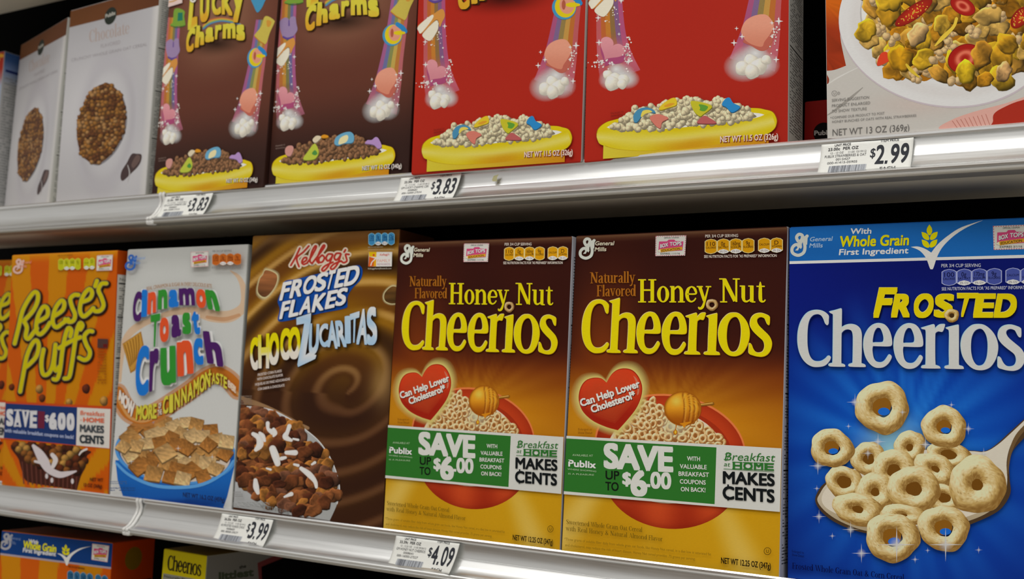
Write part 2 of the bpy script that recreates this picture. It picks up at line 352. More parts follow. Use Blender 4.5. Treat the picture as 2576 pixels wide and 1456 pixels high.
    def SR(self, s, p0, p1, h, col, up=(0, -1), fat=1.0, a=1.0):
        """serif lettering"""
        tot = sum(SERIF.get(c, SERIF['o'])[0] for c in s) - .04
        p0 = np.array(p0, float); p1 = np.array(p1, float); up = np.array(up, float) * h; ex = (p1 - p0) / tot; x = 0; sc = min(np.linalg.norm(ex), abs(h)); nn = 2 if h < 12 * 1 else 5
        asp = np.linalg.norm(ex) / abs(h)
        own = not self.cyc
        if own: self.cycle(10)
        for c in s:
            adv, sts = SERIF.get(c, SERIF['o'])
            for st in sts:
                pts = np.array(st[1:], float)
                # build the stroke in letter space (x scaled by aspect), then place it
                Q = pts.copy(); Q[:, 0] = (Q[:, 0] + x) * asp; Q[:, 2] *= fat * (.5 + .5 * min(asp, 1.2))
                if len(Q) > 2: Q = catmull(Q, bool(st[0]), 5 if h > 30 else 3)
                m = len(Q); cl = bool(st[0])
                d = (np.roll(Q[:, :2], -1, 0) - np.roll(Q[:, :2], 1, 0)) if cl else np.gradient(Q[:, :2], axis=0)
                d /= np.maximum(np.linalg.norm(d, axis=1), 1e-9)[:, None]; nr = np.stack([-d[:, 1], d[:, 0]], 1); hh = Q[:, 2:3] / 2
                V = np.concatenate([Q[:, :2] + nr * hh, Q[:, :2] - nr * hh]); T = []
                for i in range(m if cl else m - 1):
                    j = (i + 1) % m; T += [(i, j, m + j), (i, m + j, m + i)]
                P = p0 + ex * (V[:, :1] / asp) + up * V[:, 1:2]
                self.add(P, T, self.col(col, P), a)
            x += adv
        if own: self.cycle()
    def grid(self, nx, ny, fn, corners=None, a=1.0):
        """colour field over four corners given as tl,tr,br,bl; fn(s,t): s right, t down"""
        s = np.linspace(0, 1, nx + 1); t = np.linspace(0, 1, ny + 1); S, TT = np.meshgrid(s, t); S = S.ravel(); TT = TT.ravel()
        tl, tr, br, bl = [np.array(q, float) for q in corners]
        P = tl * ((1 - S) * (1 - TT))[:, None] + tr * (S * (1 - TT))[:, None] + br * (S * TT)[:, None] + bl * ((1 - S) * TT)[:, None]
        i, j = np.meshgrid(np.arange(nx), np.arange(ny)); k = (j * (nx + 1) + i).ravel()
        T = np.concatenate([np.stack([k, k + 1, k + nx + 2], 1), np.stack([k, k + nx + 2, k + nx + 1], 1)])
        A = a(S, TT) if callable(a) else a
        self.add(P, T, fn(S, TT), A)
    # ---- printed food
    def ring(self, cx, cy, rx, ry, rot=0, hole=.3, dark=(120, 82, 30), lite=(212, 196, 150), nr=6, nt=22, seed=0, back=None, lx=-.45, ly=-.6):
        rg = np.random.RandomState(seed); ph = rg.rand(4) * 6.28
        if back is not None: self.ell(cx, cy, rx * (hole + .06), ry * (hole + .06), back, rot, nt=14)
        dk = np.array(dark, float); lt = np.array(lite, float)
        def f(r, th, x, y):
            s = (r - hole) / (1 - hole); phi = (s - .45) * 2.6; n0 = np.sin(phi) * np.cos(th + rot); n1 = np.sin(phi) * np.sin(th + rot); n2 = np.cos(phi)
            l = np.clip(n0 * lx + n1 * ly + n2 * .62, 0, 1) + .07 * np.sin(th * 5 + ph[0] + r * 9) * np.sin(r * 17 + ph[1]) + .06 * np.sin(th * 13 + ph[2]) * np.sin(r * 31 + ph[3]) + rg.randn(len(r)) * .075 - .3 * (rg.rand(len(r)) < .035)
            l = np.clip(l * 1.05 + .08, 0, 1)[:, None]; mid = (dk + lt) / 2 + np.array([10, 4, -12])
            return np.where(l < .5, dk + (mid - dk) * l * 2, mid + (lt - mid) * (l - .5) * 2)
        self.ell(cx, cy, rx, ry, None, rot, nr=nr, nt=nt, fn=f, hole=hole, wob=(.035, ph))
    def puff(self, cx, cy, r, col, seed=0, lob=0, dark=.5, asp=1., rot=0, nt=14, nr=4, lite=1.0):
        rg = np.random.RandomState(seed); ph = rg.rand(3) * 6.28; c = np.array(col, float)
        rr = np.linspace(0, 1, nr + 1); th = np.arange(nt) * 2 * math.pi / nt; R, TH = np.meshgrid(rr, th, indexing='ij')
        w = 1 + lob * (np.sin(TH * 3 + ph[0]) * .5 + np.sin(TH * 5 + ph[1]) * .35 + np.sin(TH * 2 + ph[2]) * .3)
        x = R * w * np.cos(TH) * r * asp; y = R * w * np.sin(TH) * r; cc, ss = math.cos(rot), math.sin(rot)
        P = np.stack([(cx + x * cc - y * ss).ravel(), (cy + x * ss + y * cc).ravel()], 1)
        nx = (R * np.cos(TH + rot)).ravel(); ny = (R * np.sin(TH + rot)).ravel(); nz = np.sqrt(np.clip(1 - nx * nx - ny * ny, 0, 1))
        l = np.clip(-.45 * nx - .6 * ny + .66 * nz, 0, 1) + rg.randn(len(nx)) * .06
        C = np.clip(c[None] * (dark + (lite * 1.08 - dark) * np.clip(l, 0, 1.1)[:, None]), 0, 235); T = []
        for i in range(nr):
            for j in range(nt):
                a0, a1 = i * nt + j, i * nt + (j + 1) % nt; b0, b1 = a0 + nt, a1 + nt
                T += [(a0, b0, b1), (a0, b1, a1)] if i else [(a0, b0, b1)]
        self.add(P, T, C)
    def star(self, x, y, r, col=(235, 235, 235), a=.9, k=.12):
        P = []
        for i in range(8):
            q = i * math.pi / 4; rr = r if i % 2 == 0 else r * k; P.append((x + rr * math.sin(q), y - rr * math.cos(q)))
        self.poly(P, col, a=a)
    def emblem(self, x, y, h, col, side=None):
        """the looped script emblem of the maker: top loop, stem with serif, lower bowl; h is its height"""
        q = lambda *p: [(x + a * h, y + b * h) for a, b in p]
        self.stroke(q((.50, .28), (.38, .38), (.28, .2), (.38, .07), (.52, .12), (.50, .28), (.44, .44), (.36, .56)), .13 * h, col, n=5)
        self.stroke(q((.72, .14), (.60, .30), (.63, .62), (.56, .84), (.34, .94), (.12, .84), (.10, .64), (.24, .50), (.44, .52)), .13 * h, col, n=5)
        self.poly(q((.56, .15), (.78, .14), (.74, .22), (.72, .5), (.62, .5), (.60, .3), (.52, .33)), col)
        self.poly(q((.34, .5), (.52, .58), (.46, .68), (.40, .62), (.34, .74), (.22, .74), (.34, .6)), col)
    def build(self, parent, master=None):
        out = {}
        for name, c in self.parts.items():
            if not c['V']: continue
            me = tri_mesh(name, np.concatenate(c['V']), np.concatenate(c['T']), np.concatenate(c['C']), np.concatenate(c['M']), [c['mat'] or M_PRINT, M_SOFT])
            o = out[name] = link(name, me, out.get(c['under'], parent))
            if name in STUFFY: o['kind'] = 'stuff'
        return out

def inpoly(x, y, P):
    r = False; n = len(P)
    for i in range(n):
        x1, y1 = P[i]; x2, y2 = P[(i + 1) % n]
        if (y1 > y) != (y2 > y) and x < (x2 - x1) * (y - y1) / (y2 - y1) + x1: r = not r
    return r
def fnoise(s, t, seed=0, n=6, f=6.):
    rg = np.random.RandomState(seed); v = 0
    for _ in range(n):
        a, b, c = rg.randn() * f, rg.randn() * f, rg.rand() * 6.28; v = v + np.sin(a * s + b * t + c)
    return v / n
def sm(x, a, b):
    t = np.clip((x - a) / (b - a), 0, 1); return t * t * (3 - 2 * t)
def mixc(a, b, t):
    a = np.asarray(a, float); b = np.asarray(b, float); t = np.asarray(t, float)[..., None]; return a * (1 - t) + b * t

# ------------------------------------------------------------------ boxes: pose and size of each (x, y, z, yaw, pitch, roll, width, height)
POSE = dict(hnc2=(-0.07315, -0.00269, 0.00028, 0.00473, -0.0234, -0.00313, 0.19594, 0.28005), hnc1=(-0.27134, -0.00153, -0.0002, 0.00603, 0.00625, 0.00419, 0.19598, 0.28001), frost=(0.1262, 0.00704, 2e-05, 0.08575, 0.00869, -0.013, 0.196, 0.27995), choco=(-0.47414, 0.00016, 0.00012, 0.00019, -0.00393, 0.00428, 0.20081, 0.29464), ctc=(-0.66827, -0.0017, -0.00029, 0.01947, 0.0029, -0.00303, 0.1909, 0.28536), reese=(-0.86342, -0.00655, -0.00094, 0.03643, 0.04161, -0.00667, 0.19001, 0.28307), lcr1=(-0.25517, -0.00845, 0.35203, 0.01021, 0.02335, 0.00179, 0.18929, 0.28), lcr2=(-0.06389, -0.00596, 0.35126, 0.0689, 0.00423, -0.01164, 0.18442, 0.28), lcc2=(-0.4538, -0.00031, 0.35027, 0.00314, -0.01867, -0.01487, 0.1893, 0.28), lcc1=(-0.63712, 0.0008, 0.35027, -0.03419, -0.02024, -0.00025, 0.184, 0.28), pub2=(-0.85528, 0.03098, 0.35028, -0.12226, 0.02458, 0.0307, 0.20003, 0.26064), pub1=(-1.04462, 0.08138, 0.35031, -0.32401, -0.00689, 0.02803, 0.20003, 0.26064), straw=(0.15417, -0.00096, 0.35057, 0.0, 0.00774, -0.02843, 0.19, 0.28), row3a=(-0.85004, -0.0073, -0.35526, 0.06478, -0.00427, -0.01675, 0.19, 0.296), row3b=(-0.59155, 0.00961, -0.35262, 0.02114, -0.00472, 0.01596, 0.06724, 0.298))
def rmat(yaw, pitch, roll): return np.array((Matrix.Rotation(yaw, 3, 'Z') @ Matrix.Rotation(pitch, 3, 'X') @ Matrix.Rotation(roll, 3, 'Y')))
def photo_to_face(name, W=None):
    """a point seen in the photograph -> the point of this carton's flat front (its own metres)"""
    p = POSE[name]; R = rmat(*p[3:6]); o = np.array(p[:3]); sx = (W or p[6]) / p[6]
    cl = R.T @ (CL - o)
    def f(X, Y):
        X = np.asarray(X, float); Y = np.asarray(Y, float)
        d = np.stack([(X - 1288) / CAM['f'], (Y - 728) / CAM['f'], np.ones_like(X)], 1) @ RC   # camera->world
        d = d @ R
        t = -cl[1] / d[:, 1]; P = cl + d * t[:, None]; P[:, 1] = 0; P[:, 0] *= sx
        return P
    return f
def face_uv(W, H): return lambda X, Y: np.stack([X, np.zeros_like(X), Y], 1)
FLOOR = -.0045
SIDEZ = [FLOOR]
def base_of(name, W, D, zdeck):
    """lowest the carton may reach (own z) so that it stands on the deck"""
    if name is None: return FLOOR
    p = POSE[name]; R = rmat(*p[3:6]); lo = min((R @ np.array([x, y, 0.]))[2] for x in (0, p[6]) for y in (0, D))
    return (zdeck + .00015 - p[2]) - lo
def carton(parent, W, H, D, cols, z0=FLOOR):
    """folded card carton: rounded upright edges, top panel with glued flaps; cols = front, right, left, top"""
    b = .0012; fr, rt, lf, tp = [alb(c) for c in cols]
    prof = []
    for (cx, cy, a0) in ((W - b, b, -90), (W - b, D - b, 0), (b, D - b, 90), (b, b, 180)):
        for k in range(4): a = math.radians(a0 + k * 30); prof.append((cx + b * math.cos(a), cy + b * math.sin(a)))
    n = len(prof); V = []; C = []
    def ringz(z, ins):
        for (x, y) in prof:
            V.append((W / 2 + (x - W / 2) * (1 - ins / W * 2), D / 2 + (y - D / 2) * (1 - ins / D * 2), z))
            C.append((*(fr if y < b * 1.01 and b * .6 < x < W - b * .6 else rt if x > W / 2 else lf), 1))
    ringz(z0, .0006); ringz(z0 + .0008, 0); ringz(H - .0009, 0); ringz(H - .0002, .0004); ringz(H, .001)
    F = []
    for r in range(4):
        for i in range(n):
            j = (i + 1) % n; F.append((r * n + i, r * n + j, (r + 1) * n + j, (r + 1) * n + i))
    F.append(tuple(4 * n + i for i in range(n))); F.append(tuple(reversed(range(n))))
    me = mesh_from('carton', V, F, [M_PRINT], C=C); link('carton', me, parent)
    # two glued top flaps: the outer one overlaps the inner one
    for nm, y0, y1, dz in (('top_flap', .0012, D * .62, .0006), ('top_flap', D * .4, D - .0012, .0003)):
        x0, x1 = .0015, W - .0015; V = [(x0, y0, H), (x1, y0, H), (x1, y1, H), (x0, y1, H), (x0, y0, H + dz * .3), (x1, y0, H + dz * .3), (x1 - .004, y1, H + dz), (x0 + .004, y1, H + dz)]
        F = [(4, 5, 6, 7), (0, 1, 5, 4), (1, 2, 6, 5), (2, 3, 7, 6), (3, 0, 4, 7), (3, 2, 1, 0)]
        me = mesh_from(nm, V, F, [M_PRINT], C=[(*tp, 1)] * 8); link(nm, me, parent)
def place(root, name, W=None):
    p = POSE[name]; R = Matrix([list(r) for r in rmat(*p[3:6])])
    root.matrix_world = Matrix.Translation(p[:3]) @ R.to_4x4() @ Matrix.Diagonal(((p[6] / W) if W else 1, 1, 1, 1))
def clone(root):
    r = root.copy(); COL.objects.link(r)
    for ch in list(root.children):
        c = ch.copy(); COL.objects.link(c); c.parent = r
        for g in ch.children:
            d = g.copy(); COL.objects.link(d); d.parent = c
    return r
# ------------------------------------------------------------------ shared printed motifs
def nutrition(k, *a, **b):
    _nutrition(k, *a, **b)
def _nutrition(k, x, y, w, h, n, col, edge, heads, txt, dy=0., gap_after=None, white=(215, 215, 205), tail=2):
    """row of rounded nutrition tabs; x,y left top; w tab width; dy slope per unit x"""
    for i in range(n):
        xx = x + i * w + (gap_after[1] if gap_after and i >= gap_after[0] else 0); yy = y + (xx - x) * dy; wb = i in (1, 2) or (gap_after and i >= gap_after[0])
        out = []
        for (a, b) in ((0, .16), (.18, .06), (.5, 0), (.82, .06), (1, .16), (1, .84), (.82, .94), (.5, 1), (.18, .94), (0, .84)):
            out.append((xx + a * w, yy + b * h + a * w * dy))
        cx, cy = xx + w / 2, yy + h / 2
        k.poly(out, edge); k.poly([(cx + (a - cx) * .88, cy + (b - cy) * .93) for a, b in out], col)
        if wb:
            k.poly([(xx + .06 * w, yy + .84 * h), (xx + .2 * w, yy + .74 * h), (xx + .5 * w, yy + .68 * h), (xx + .8 * w, yy + .74 * h), (xx + .95 * w, yy + .84 * h), (xx + .8 * w, yy + .93 * h), (xx + .5 * w, yy + .98 * h), (xx + .2 * w, yy + .93 * h)], white)
            k.T('0% DV', (xx + .22 * w, yy + .9 * h), (xx + .8 * w, yy + .9 * h + .5 * w * dy), .12 * h, txt)
        a, b = heads[i]
        if a: k.T(a, (xx + (.18 if len(a) > 2 else .32) * w, yy + .46 * h), (xx + (.84 if len(a) > 2 else .64) * w, yy + .46 * h + .6 * w * dy), .26 * h, txt, .01)
        if b: k.T(b, (xx + .1 * w, yy + (.64 if a else .5) * h), (xx + .9 * w, yy + (.64 if a else .5) * h + .8 * w * dy), .13 * h, txt, .01)
def coupon_stamp(k, tl, tr, br, bl, expires='EXPIRES 11/1/16', shift=0):
    """small clip-out school coupon: dashed white card, pink folder, pencil"""
    tl, tr, br, bl = [np.array(q, float) for q in (tl, tr, br, bl)]
    def P(u, v): return tuple(tl * (1 - u) * (1 - v) + tr * u * (1 - v) + br * u * v + bl * (1 - u) * v)
    k.poly([P(0, 0), P(1, 0), P(1, 1), P(0, 1)], (196, 196, 190))
    n = 14
    for i in range(n):
        for v in (.015, .965): k.poly([P(i / n, v), P((i + .5) / n, v), P((i + .5) / n, v + .03), P(i / n, v + .03)], (190, 70, 100))
    for i in range(9):
        for u in (.01, .975): k.poly([P(u, i / 9), P(u + .018, i / 9), P(u + .018, (i + .5) / 9), P(u, (i + .5) / 9)], (190, 70, 100))
    k.poly([P(.12, .28), P(.38, .28), P(.43, .2), P(.62, .2), P(.66, .28), P(.92, .3), P(.9, .74), P(.1, .8)], (188, 66, 112))
    k.T('OFFICIAL COUPON', P(.28, .14), P(.76, .14), abs(P(0, .07)[1] - P(0, 0)[1]), (40, 40, 40))
    hh = abs(P(0, .17)[1] - P(0, 0)[1])
    for dx, c in ((.012, (60, 25, 45)), (0, (222, 222, 218))):
        k.T('BOX', P(.16 + dx, .60 + dx), P(.42 + dx, .52 + dx), hh, c, .03); k.T('TOPS', P(.48 + dx, .50 + dx), P(.86 + dx, .48 + dx), hh, c, .03)
    k.poly([P(.06, .76), P(.16, .66), P(.88, .56), P(.9, .70), P(.18, .82)], (205, 150, 40))
    k.poly([P(.06, .76), P(.16, .66), P(.18, .82)], (215, 205, 180))
    k.T('EDUCATION', P(.21, .79), P(.82, .70), hh * .62, (30, 25, 20), .02)
    k.T(expires, P(.18, .93), P(.82, .93), hh * .5, (60, 60, 60))
def savings(k, ink_makes=(18, 22, 24), green=(42, 104, 42)):
    """right hand end of the savings band"""
    k.T('Breakfast', (1605, 300), (2090, 312), 76, green, .0, up=(.22, -1)); k.stroke([(1600, 290), (1622, 300), (1650, 240), (1640, 225), (1612, 240)], 6, green)
    k.T('at', (1597, 356), (1655, 360), 40, green, up=(.25, -1))
    for i, ch in enumerate('HOME'):
        x = 1680 + i * 103; y = 383 + i * 4
        k.T(ch, (x + 8, y), (x + 92, y + 3), 66, green, .045)
        k.poly([(x, y - 6), (x + 98, y - 2), (x + 98, y + 6), (x, y + 2)], green); k.poly([(x, y - 70), (x + 98, y - 66), (x + 98, y - 58), (x, y - 62)], green)
    k.poly([(1596, 381), (2086, 411), (2086, 415), (1596, 386)], green)
    k.T('MAKES', (1594, 522), (2088, 548), 112, ink_makes, .035); k.T('CENTS', (1592, 672), (2086, 708), 118, ink_makes, .035)
    k.poly([(1632, 534), (1648, 535), (1648, 575), (1632, 574)], ink_makes); k.poly([(1632, 650), (1648, 651), (1648, 690), (1632, 689)], ink_makes)
CH1 = [ # outlines of the nine-letter name, traced in two sheets; (origin x, origin y, scale, outer, hole)
 ('C', 0, [(705,215),(700,300),(692,390),(660,428),(628,395),(600,300),(560,220),(500,178),(440,178),(380,205),(320,280),(280,400),(258,560),(247,740),(245,900),(262,1060),(300,1170),(360,1240),(430,1262),(520,1250),(600,1195),(650,1140),(690,1135),(706,1170),(680,1240),(620,1320),(540,1370),(420,1388),(320,1378),(220,1320),(140,1220),(80,1070),(52,900),(50,740),(70,560),(120,380),(200,230),(290,135),(400,90),(510,84),(600,110),(670,160)], None),
 ('h', 0, [(728,120),(850,85),(960,50),(976,70),(968,250),(955,485),(955,485),(1040,430),(1150,405),(1260,430),(1330,500),(1358,620),(1352,800),(1340,1050),(1325,1290),(1345,1310),(1400,1335),(1405,1365),(1380,1388),(1090,1380),(1065,1350),(1080,1325),(1130,1305),(1150,1280),(1165,1050),(1178,800),(1180,650),(1155,560),(1090,523),(1020,535),(960,590),(945,650),(930,950),(915,1290),(940,1315),(985,1335),(988,1365),(960,1382),(690,1375),(657,1345),(675,1315),(720,1300),(742,1270),(760,950),(778,600),(795,250),(790,180),(740,150)], None),
 ('e', 0, [(1575,905),(1575,905),(1740,912),(1900,912),(1960,880),(1970,780),(1955,650),(1915,520),(1850,425),(1760,388),(1670,390),(1570,440),(1480,545),(1410,700),(1385,860),(1388,1000),(1420,1170),(1490,1310),(1580,1390),(1680,1408),(1780,1385),(1870,1310),(1930,1210),(1948,1150),(1930,1110),(1895,1108),(1860,1160),(1810,1235),(1760,1275),(1700,1285),(1630,1260),(1580,1180),(1562,1050),(1562,960)], [(1575,820),(1590,680),(1625,560),(1670,493),(1710,485),(1750,510),(1785,600),(1803,700),(1800,780),(1770,822),(1640,826)]),
 ('r', 1, [(240,460),(340,425),(470,385),(495,400),(495,485),(495,485),(540,430),(600,385),(680,378),(692,395),(640,535),(560,530),(510,560),(495,620),(480,950),(475,1240),(500,1265),(555,1290),(562,1315),(545,1333),(230,1328),(207,1305),(225,1275),(270,1262),(290,1235),(305,950),(322,620),(320,520),(300,492),(250,480)], None),
 ('i', 1, [(708,460),(830,420),(945,393),(957,410),(950,620),(935,1000),(925,1240),(950,1270),(1005,1290),(1012,1320),(990,1343),(680,1337),(655,1305),(670,1282),(715,1268),(740,1240),(750,950),(768,620),(765,520),(745,490)], None),
 ('o', 1, [(1340,378),(1450,395),(1560,480),(1650,620),(1695,790),(1690,950),(1640,1130),(1540,1290),(1430,1355),(1320,1370),(1200,1340),(1090,1240),(1010,1080),(980,900),(990,740),(1040,590),(1130,470),(1230,395)], [(1350,470),(1420,500),(1480,610),(1503,760),(1498,930),(1470,1110),(1410,1240),(1330,1278),(1260,1250),(1200,1140),(1172,980),(1175,800),(1200,640),(1260,520)]),
 ('s', 1, [(2157,480),(2155,600),(2140,655),(2105,650),(2075,590),(2040,515),(1980,480),(1920,480),(1870,520),(1868,590),(1920,680),(2040,800),(2140,900),(2195,1010),(2205,1110),(2170,1240),(2090,1340),(1980,1382),(1860,1375),(1750,1345),(1680,1310),(1676,1200),(1685,1095),(1715,1080),(1745,1110),(1780,1200),(1840,1275),(1910,1295),(1990,1270),(2030,1200),(2035,1110),(2000,1020),(1880,910),(1780,810),(1715,700),(1705,600),(1740,490),(1810,420),(1900,390),(1990,390),(2080,420),(2140,450)], None)]
def name_letters(k, xf, edge, shade, face):
    """the condensed serif name: dark drop, pale bevel, face. xf maps photo points of the reference carton"""
    items = []
    for ch, sh, o, h in CH1:
        ox, oy, s = (1460, 745, 9.708) if sh == 0 else (1700, 745, 9.1)
        f = lambda P: np.array([(x / s + ox, y / s + oy) for x, y in P]); items.append((f(o), f(h) if h else None))
        if ch == 'e':
            g = lambda Q: np.stack([(Q[:, 0] - 1602.7) * 1.03 + 1666.3, (Q[:, 1] - 785) * 1.02 + 785.2], 1); items.append((g(items[-1][0]), g(items[-1][1])))
    for (dx, dy, c, a) in ((1.6, 2.0, edge, 1), (1.1, 1.2, shade[1], 1), (-1.0, -1.1, shade[0], 1), (.15, .15, face, 1)):
        for o, h in items:
            k.poly(xf(o + (dx, dy)), c, smooth=True, holes=[xf(h + (dx, dy))] if h is not None else (), n=3)
def bevel_T(k, fn, offs):
    for dx, dy, c in offs: fn(dx, dy, c)

# ------------------------------------------------------------------ artwork: brown and yellow honey cereal
def art_honey(k):
    W, H = .196, .28
    k.part('front_picture')
    def f(s, t):
        c = mixc((44, 15, 11), (54, 18, 10), fnoise(s, t, 1) * .5 + .5)
        g = np.exp(-((s - .16) / .16) ** 2 - ((t - .34) / .17) ** 2) * .75 + np.exp(-((s - .5) / .5) ** 2 - ((t - .37) / .05) ** 2) * .25
        c = mixc(c, (116, 50, 12), g)
        y = sm(t, .38, .58); c = mixc(c, (112, 44, 10), sm(t, .34, .45) * .8)
        ang = np.arctan2(s - .5, .56 - t); ray = .5 + .5 * np.sin(ang * 23 + 1) * np.cos(ang * 11 + .5)
        d = np.hypot((s - .5) * .8, (t - .56) * 1.3)
        c = mixc(c, (186, 120, 14), np.clip(y * (1.15 - d * 1.1), 0, 1))
        c = mixc(c, (196, 138, 36), sm(t, .34, .5) * ray * .5 * np.exp(-d * 3.2))
        c = mixc(c, (186, 130, 20), np.exp(-((s - .05) / .14) ** 2 - ((t - .58) / .1) ** 2) * .6)
        lo = sm(t, .6, .72); yl = mixc((170, 122, 14), (198, 152, 20), fnoise(s, t, 3, f=4) * .5 + .5)
        ang2 = np.arctan2(s - .48, t - .45); r2 = np.clip(np.sin(ang2 * 9 + 2.2), 0, 1) ** 2 * .8
        c = mixc(c, yl, lo); c = mixc(c, (206, 182, 104), lo * r2 * np.clip(np.abs(s - .48) * 2.6, 0, 1) * .8)
        c = mixc(c, (158, 128, 34), sm(t, .965, 1) * .6); c = mixc(c, (170, 140, 96), np.exp(-(t / .012) ** 2) * .45)
        return c
    k.tf = (0, 0, 1); old = k.face; k.face = face_uv(W, H); k.grid(64, 92, f, corners=[(0.0006, H - .0006), (W - .0006, H - .0006), (W - .0006, FLOOR), (0.0006, FLOOR)]); k.face = old
    # bowl
    k.part('bowl_picture').crop(1420, 880, 4.6)
    k.crop(); ink = lambda r, th, x, y: mixc((190, 72, 32), (142, 36, 14), np.clip(.35 + .3 * np.sin((x - 1690) / 22.) + (y - 1250) / 260., 0, 1))
    k.ell(1690, 1196, 172, 134, None, .06, nr=10, nt=64, fn=lambda r, th, x, y: mixc(ink(r, th, x, y), (120, 26, 8), sm(r, .86, 1) * .5))
    k.ell(1686, 1125, 191, 133, (216, 112, 60), .16, nt=64, nr=1)
    k.ell(1686, 1127, 187, 130, None, .16, nr=8, nt=64, fn=lambda r, th, x, y: mixc((176, 58, 24), (120, 28, 10), sm(r, .8, 1) * .4 + .3 * (x < 1600)))
    k.ell(1682, 1140, 162, 116, (150, 44, 18), .16, nt=64)
    k.ell(1676, 1148, 150, 118, (206, 190, 166), .12, nt=48)
    rg = np.random.RandomState(5); reg = [(1540, 1112), (1590, 1060), (1612, 1012), (1650, 1008), (1680, 1040), (1745, 1062), (1800, 1088), (1830, 1120), (1700, 1135), (1560, 1125)]
    pts = []
    for _ in range(1500):
        x, y = rg.uniform(1530, 1840), rg.uniform(1005, 1135)
        if inpoly(x, y, reg) and all((x - a) ** 2 + ((y - b) * 1.2) ** 2 > 12.5 ** 2 for a, b in pts): pts.append((x, y))
    k.cycle(60)
    for i, (x, y) in enumerate(sorted(pts, key=lambda q: q[1])):
        a = rg.uniform(.62, .98); k.ring(x, y, 13.5, 13.5 * a, rg.uniform(0, 3), hole=rg.uniform(.26, .4), dark=(134, 84, 40), lite=(226, 202, 162), seed=i, back=(140, 86, 38), nt=18, nr=5)
    k.cycle()
    k.glow(1697, 1070, 46, 40, (236, 222, 170), .8)
    k.crop(1420, 880, 4.6)
    k.stroke([(1560, 640), (1620, 632), (1716, 620)], 34, (128, 84, 26)); k.stroke([(1570, 632), (1640, 624), (1712, 614)], 12, (196, 150, 70))
    def honey(r, th, x, y):
        u = (x - 1370) / 215.; v = (y - 680) / 195.
        c = mixc((206, 140, 30), (150, 78, 10), sm(v, -.2, .8)); c = mixc(c, (232, 176, 70), np.exp(-((u + .35) / .3) ** 2 - ((v + .45) / .3) ** 2))
        for q in (.08, .38, .62, .85): c = mixc(c, (112, 52, 8), np.exp(-((u - q + v * v * .12) / .035) ** 2) * .75); c = mixc(c, (234, 180, 80), np.exp(-((u - q - .08 + v * v * .12) / .04) ** 2) * .45)
        return mixc(c, (120, 60, 8), sm(r, .88, 1) * .6)
    k.ell(1370, 680, 216, 200, (150, 84, 14), 0, nt=40); k.ell(1370, 680, 206, 192, None, 0, nr=12, nt=56, fn=honey)
    k.poly([(1340, 850), (1470, 830), (1410, 870), (1385, 900), (1365, 870)], (196, 124, 20), smooth=True)
    k.poly([(1268, 850), (1288, 870), (1280, 920), (1260, 945), (1268, 975), (1285, 982), (1304, 968), (1306, 940), (1292, 915), (1300, 865)], (170, 98, 10), smooth=True)
    k.ell(1286, 950, 12, 20, (226, 170, 50), nt=12)
    # heart
    k.part('heart_badge')
    hp = [(490,378),(490,378),(430,330),(350,320),(260,345),(200,410),(168,510),(172,610),(220,720),(330,820),(480,890),(620,930),(620,930),(720,820),(830,680),(890,540),(900,420),(860,310),(790,235),(700,212),(610,230),(540,290)]
    hc = np.array(hp, float); cen = np.array([540, 570.])
    k.halo(hp, cen, 1.0, 1.26, (224, 190, 110), .9)
    k.poly(hp, (150, 34, 14), smooth=True)
    k.poly([tuple(cen + (q - cen) * .97) for q in hc], lambda x, y: mixc((192, 58, 26), (146, 30, 14), sm(y, 350, 800)), smooth=True)
    for i, g in enumerate((.86, .8, .72, .62, .5)): k.poly([tuple(np.array([520, 540.]) + (q - cen) * g) for q in hc], (206, 84, 44), smooth=True, a=.13)
    k.poly([(800, 300), (840, 340), (868, 420), (862, 500), (842, 520), (846, 430), (820, 350)], (226, 140, 110), smooth=True, a=.5)
    for dx, dy, c in ((7, 8, (74, 16, 8)), (0, 0, (206, 204, 198))):
        k.T('Can Help Lower', (200 + dx, 655 + dy), (878 + dx, 425 + dy), 82, c, .035, up=(-.3, -.95))
        k.T('Cholesterol*', (325 + dx, 728 + dy), (828 + dx, 552 + dy), 82, c, .035, up=(-.3, -.95))
    # titles
    k.part('title_lettering').crop(1480, 675, 5.724)
    for dx, dy, c in ((2.5, 3.5, (22, 7, 4)), (-2.5, -2, (204, 186, 120)), (1.6, 1.8, (166, 118, 0)), (0, 0, (203, 190, 0))):
        k.SR('Honey', (718 + dx, 490 + dy), (1752 + dx, 490 + dy), 332, c, fat=1.0); k.SR('Nut', (1898 + dx, 490 + dy), (2535 + dx, 492 + dy), 345, c, fat=1.0)
    k.SR('Naturally', (32, 216), (672, 206), 158, (150, 90, 22)); k.SR('Flavored', (122, 404), (682, 400), 160, (150, 90, 22))
    k.crop(); name_letters(k, lambda P: P, (22, 7, 4), ((206, 188, 120), (166, 112, 0)), (205, 190, 0))
    k.ring(1792, 767, 15.4, 15, 0, hole=.42, dark=(110, 74, 40), lite=(196, 172, 130), seed=2, nt=30, nr=8)
    # maker, coupon, nutrition
    k.part('maker_emblem').crop(1440, 570, 4.696)
    k.emblem(74, 128, 262, (196, 200, 192)); k.T('General', (272, 222), (492, 220), 46, (206, 198, 176), .02, up=(.2, -1)); k.T('Mills', (268, 292), (402, 290), 46, (206, 198, 176), .02, up=(.2, -1))
    k.part('school_coupon'); coupon_stamp(k, (988, 112), (1350, 104), (1336, 344), (984, 350))
    k.part('nutrition_panel')
    k.T('PER 3/4 CUP SERVING', (1575, 132), (1962, 124), 34, (206, 196, 186), .01)
    nutrition(k, 1568, 148, 147, 180, 6, (196, 140, 8), (214, 190, 130), [('110', 'CALORIES'), ('0g', 'SAT FAT'), ('160mg', 'SODIUM'), ('9g', 'SUGARS'), ('', 'CALCIUM'), ('D', 'VITAMIN')], (66, 34, 8), dy=-.02, gap_after=(4, 42))
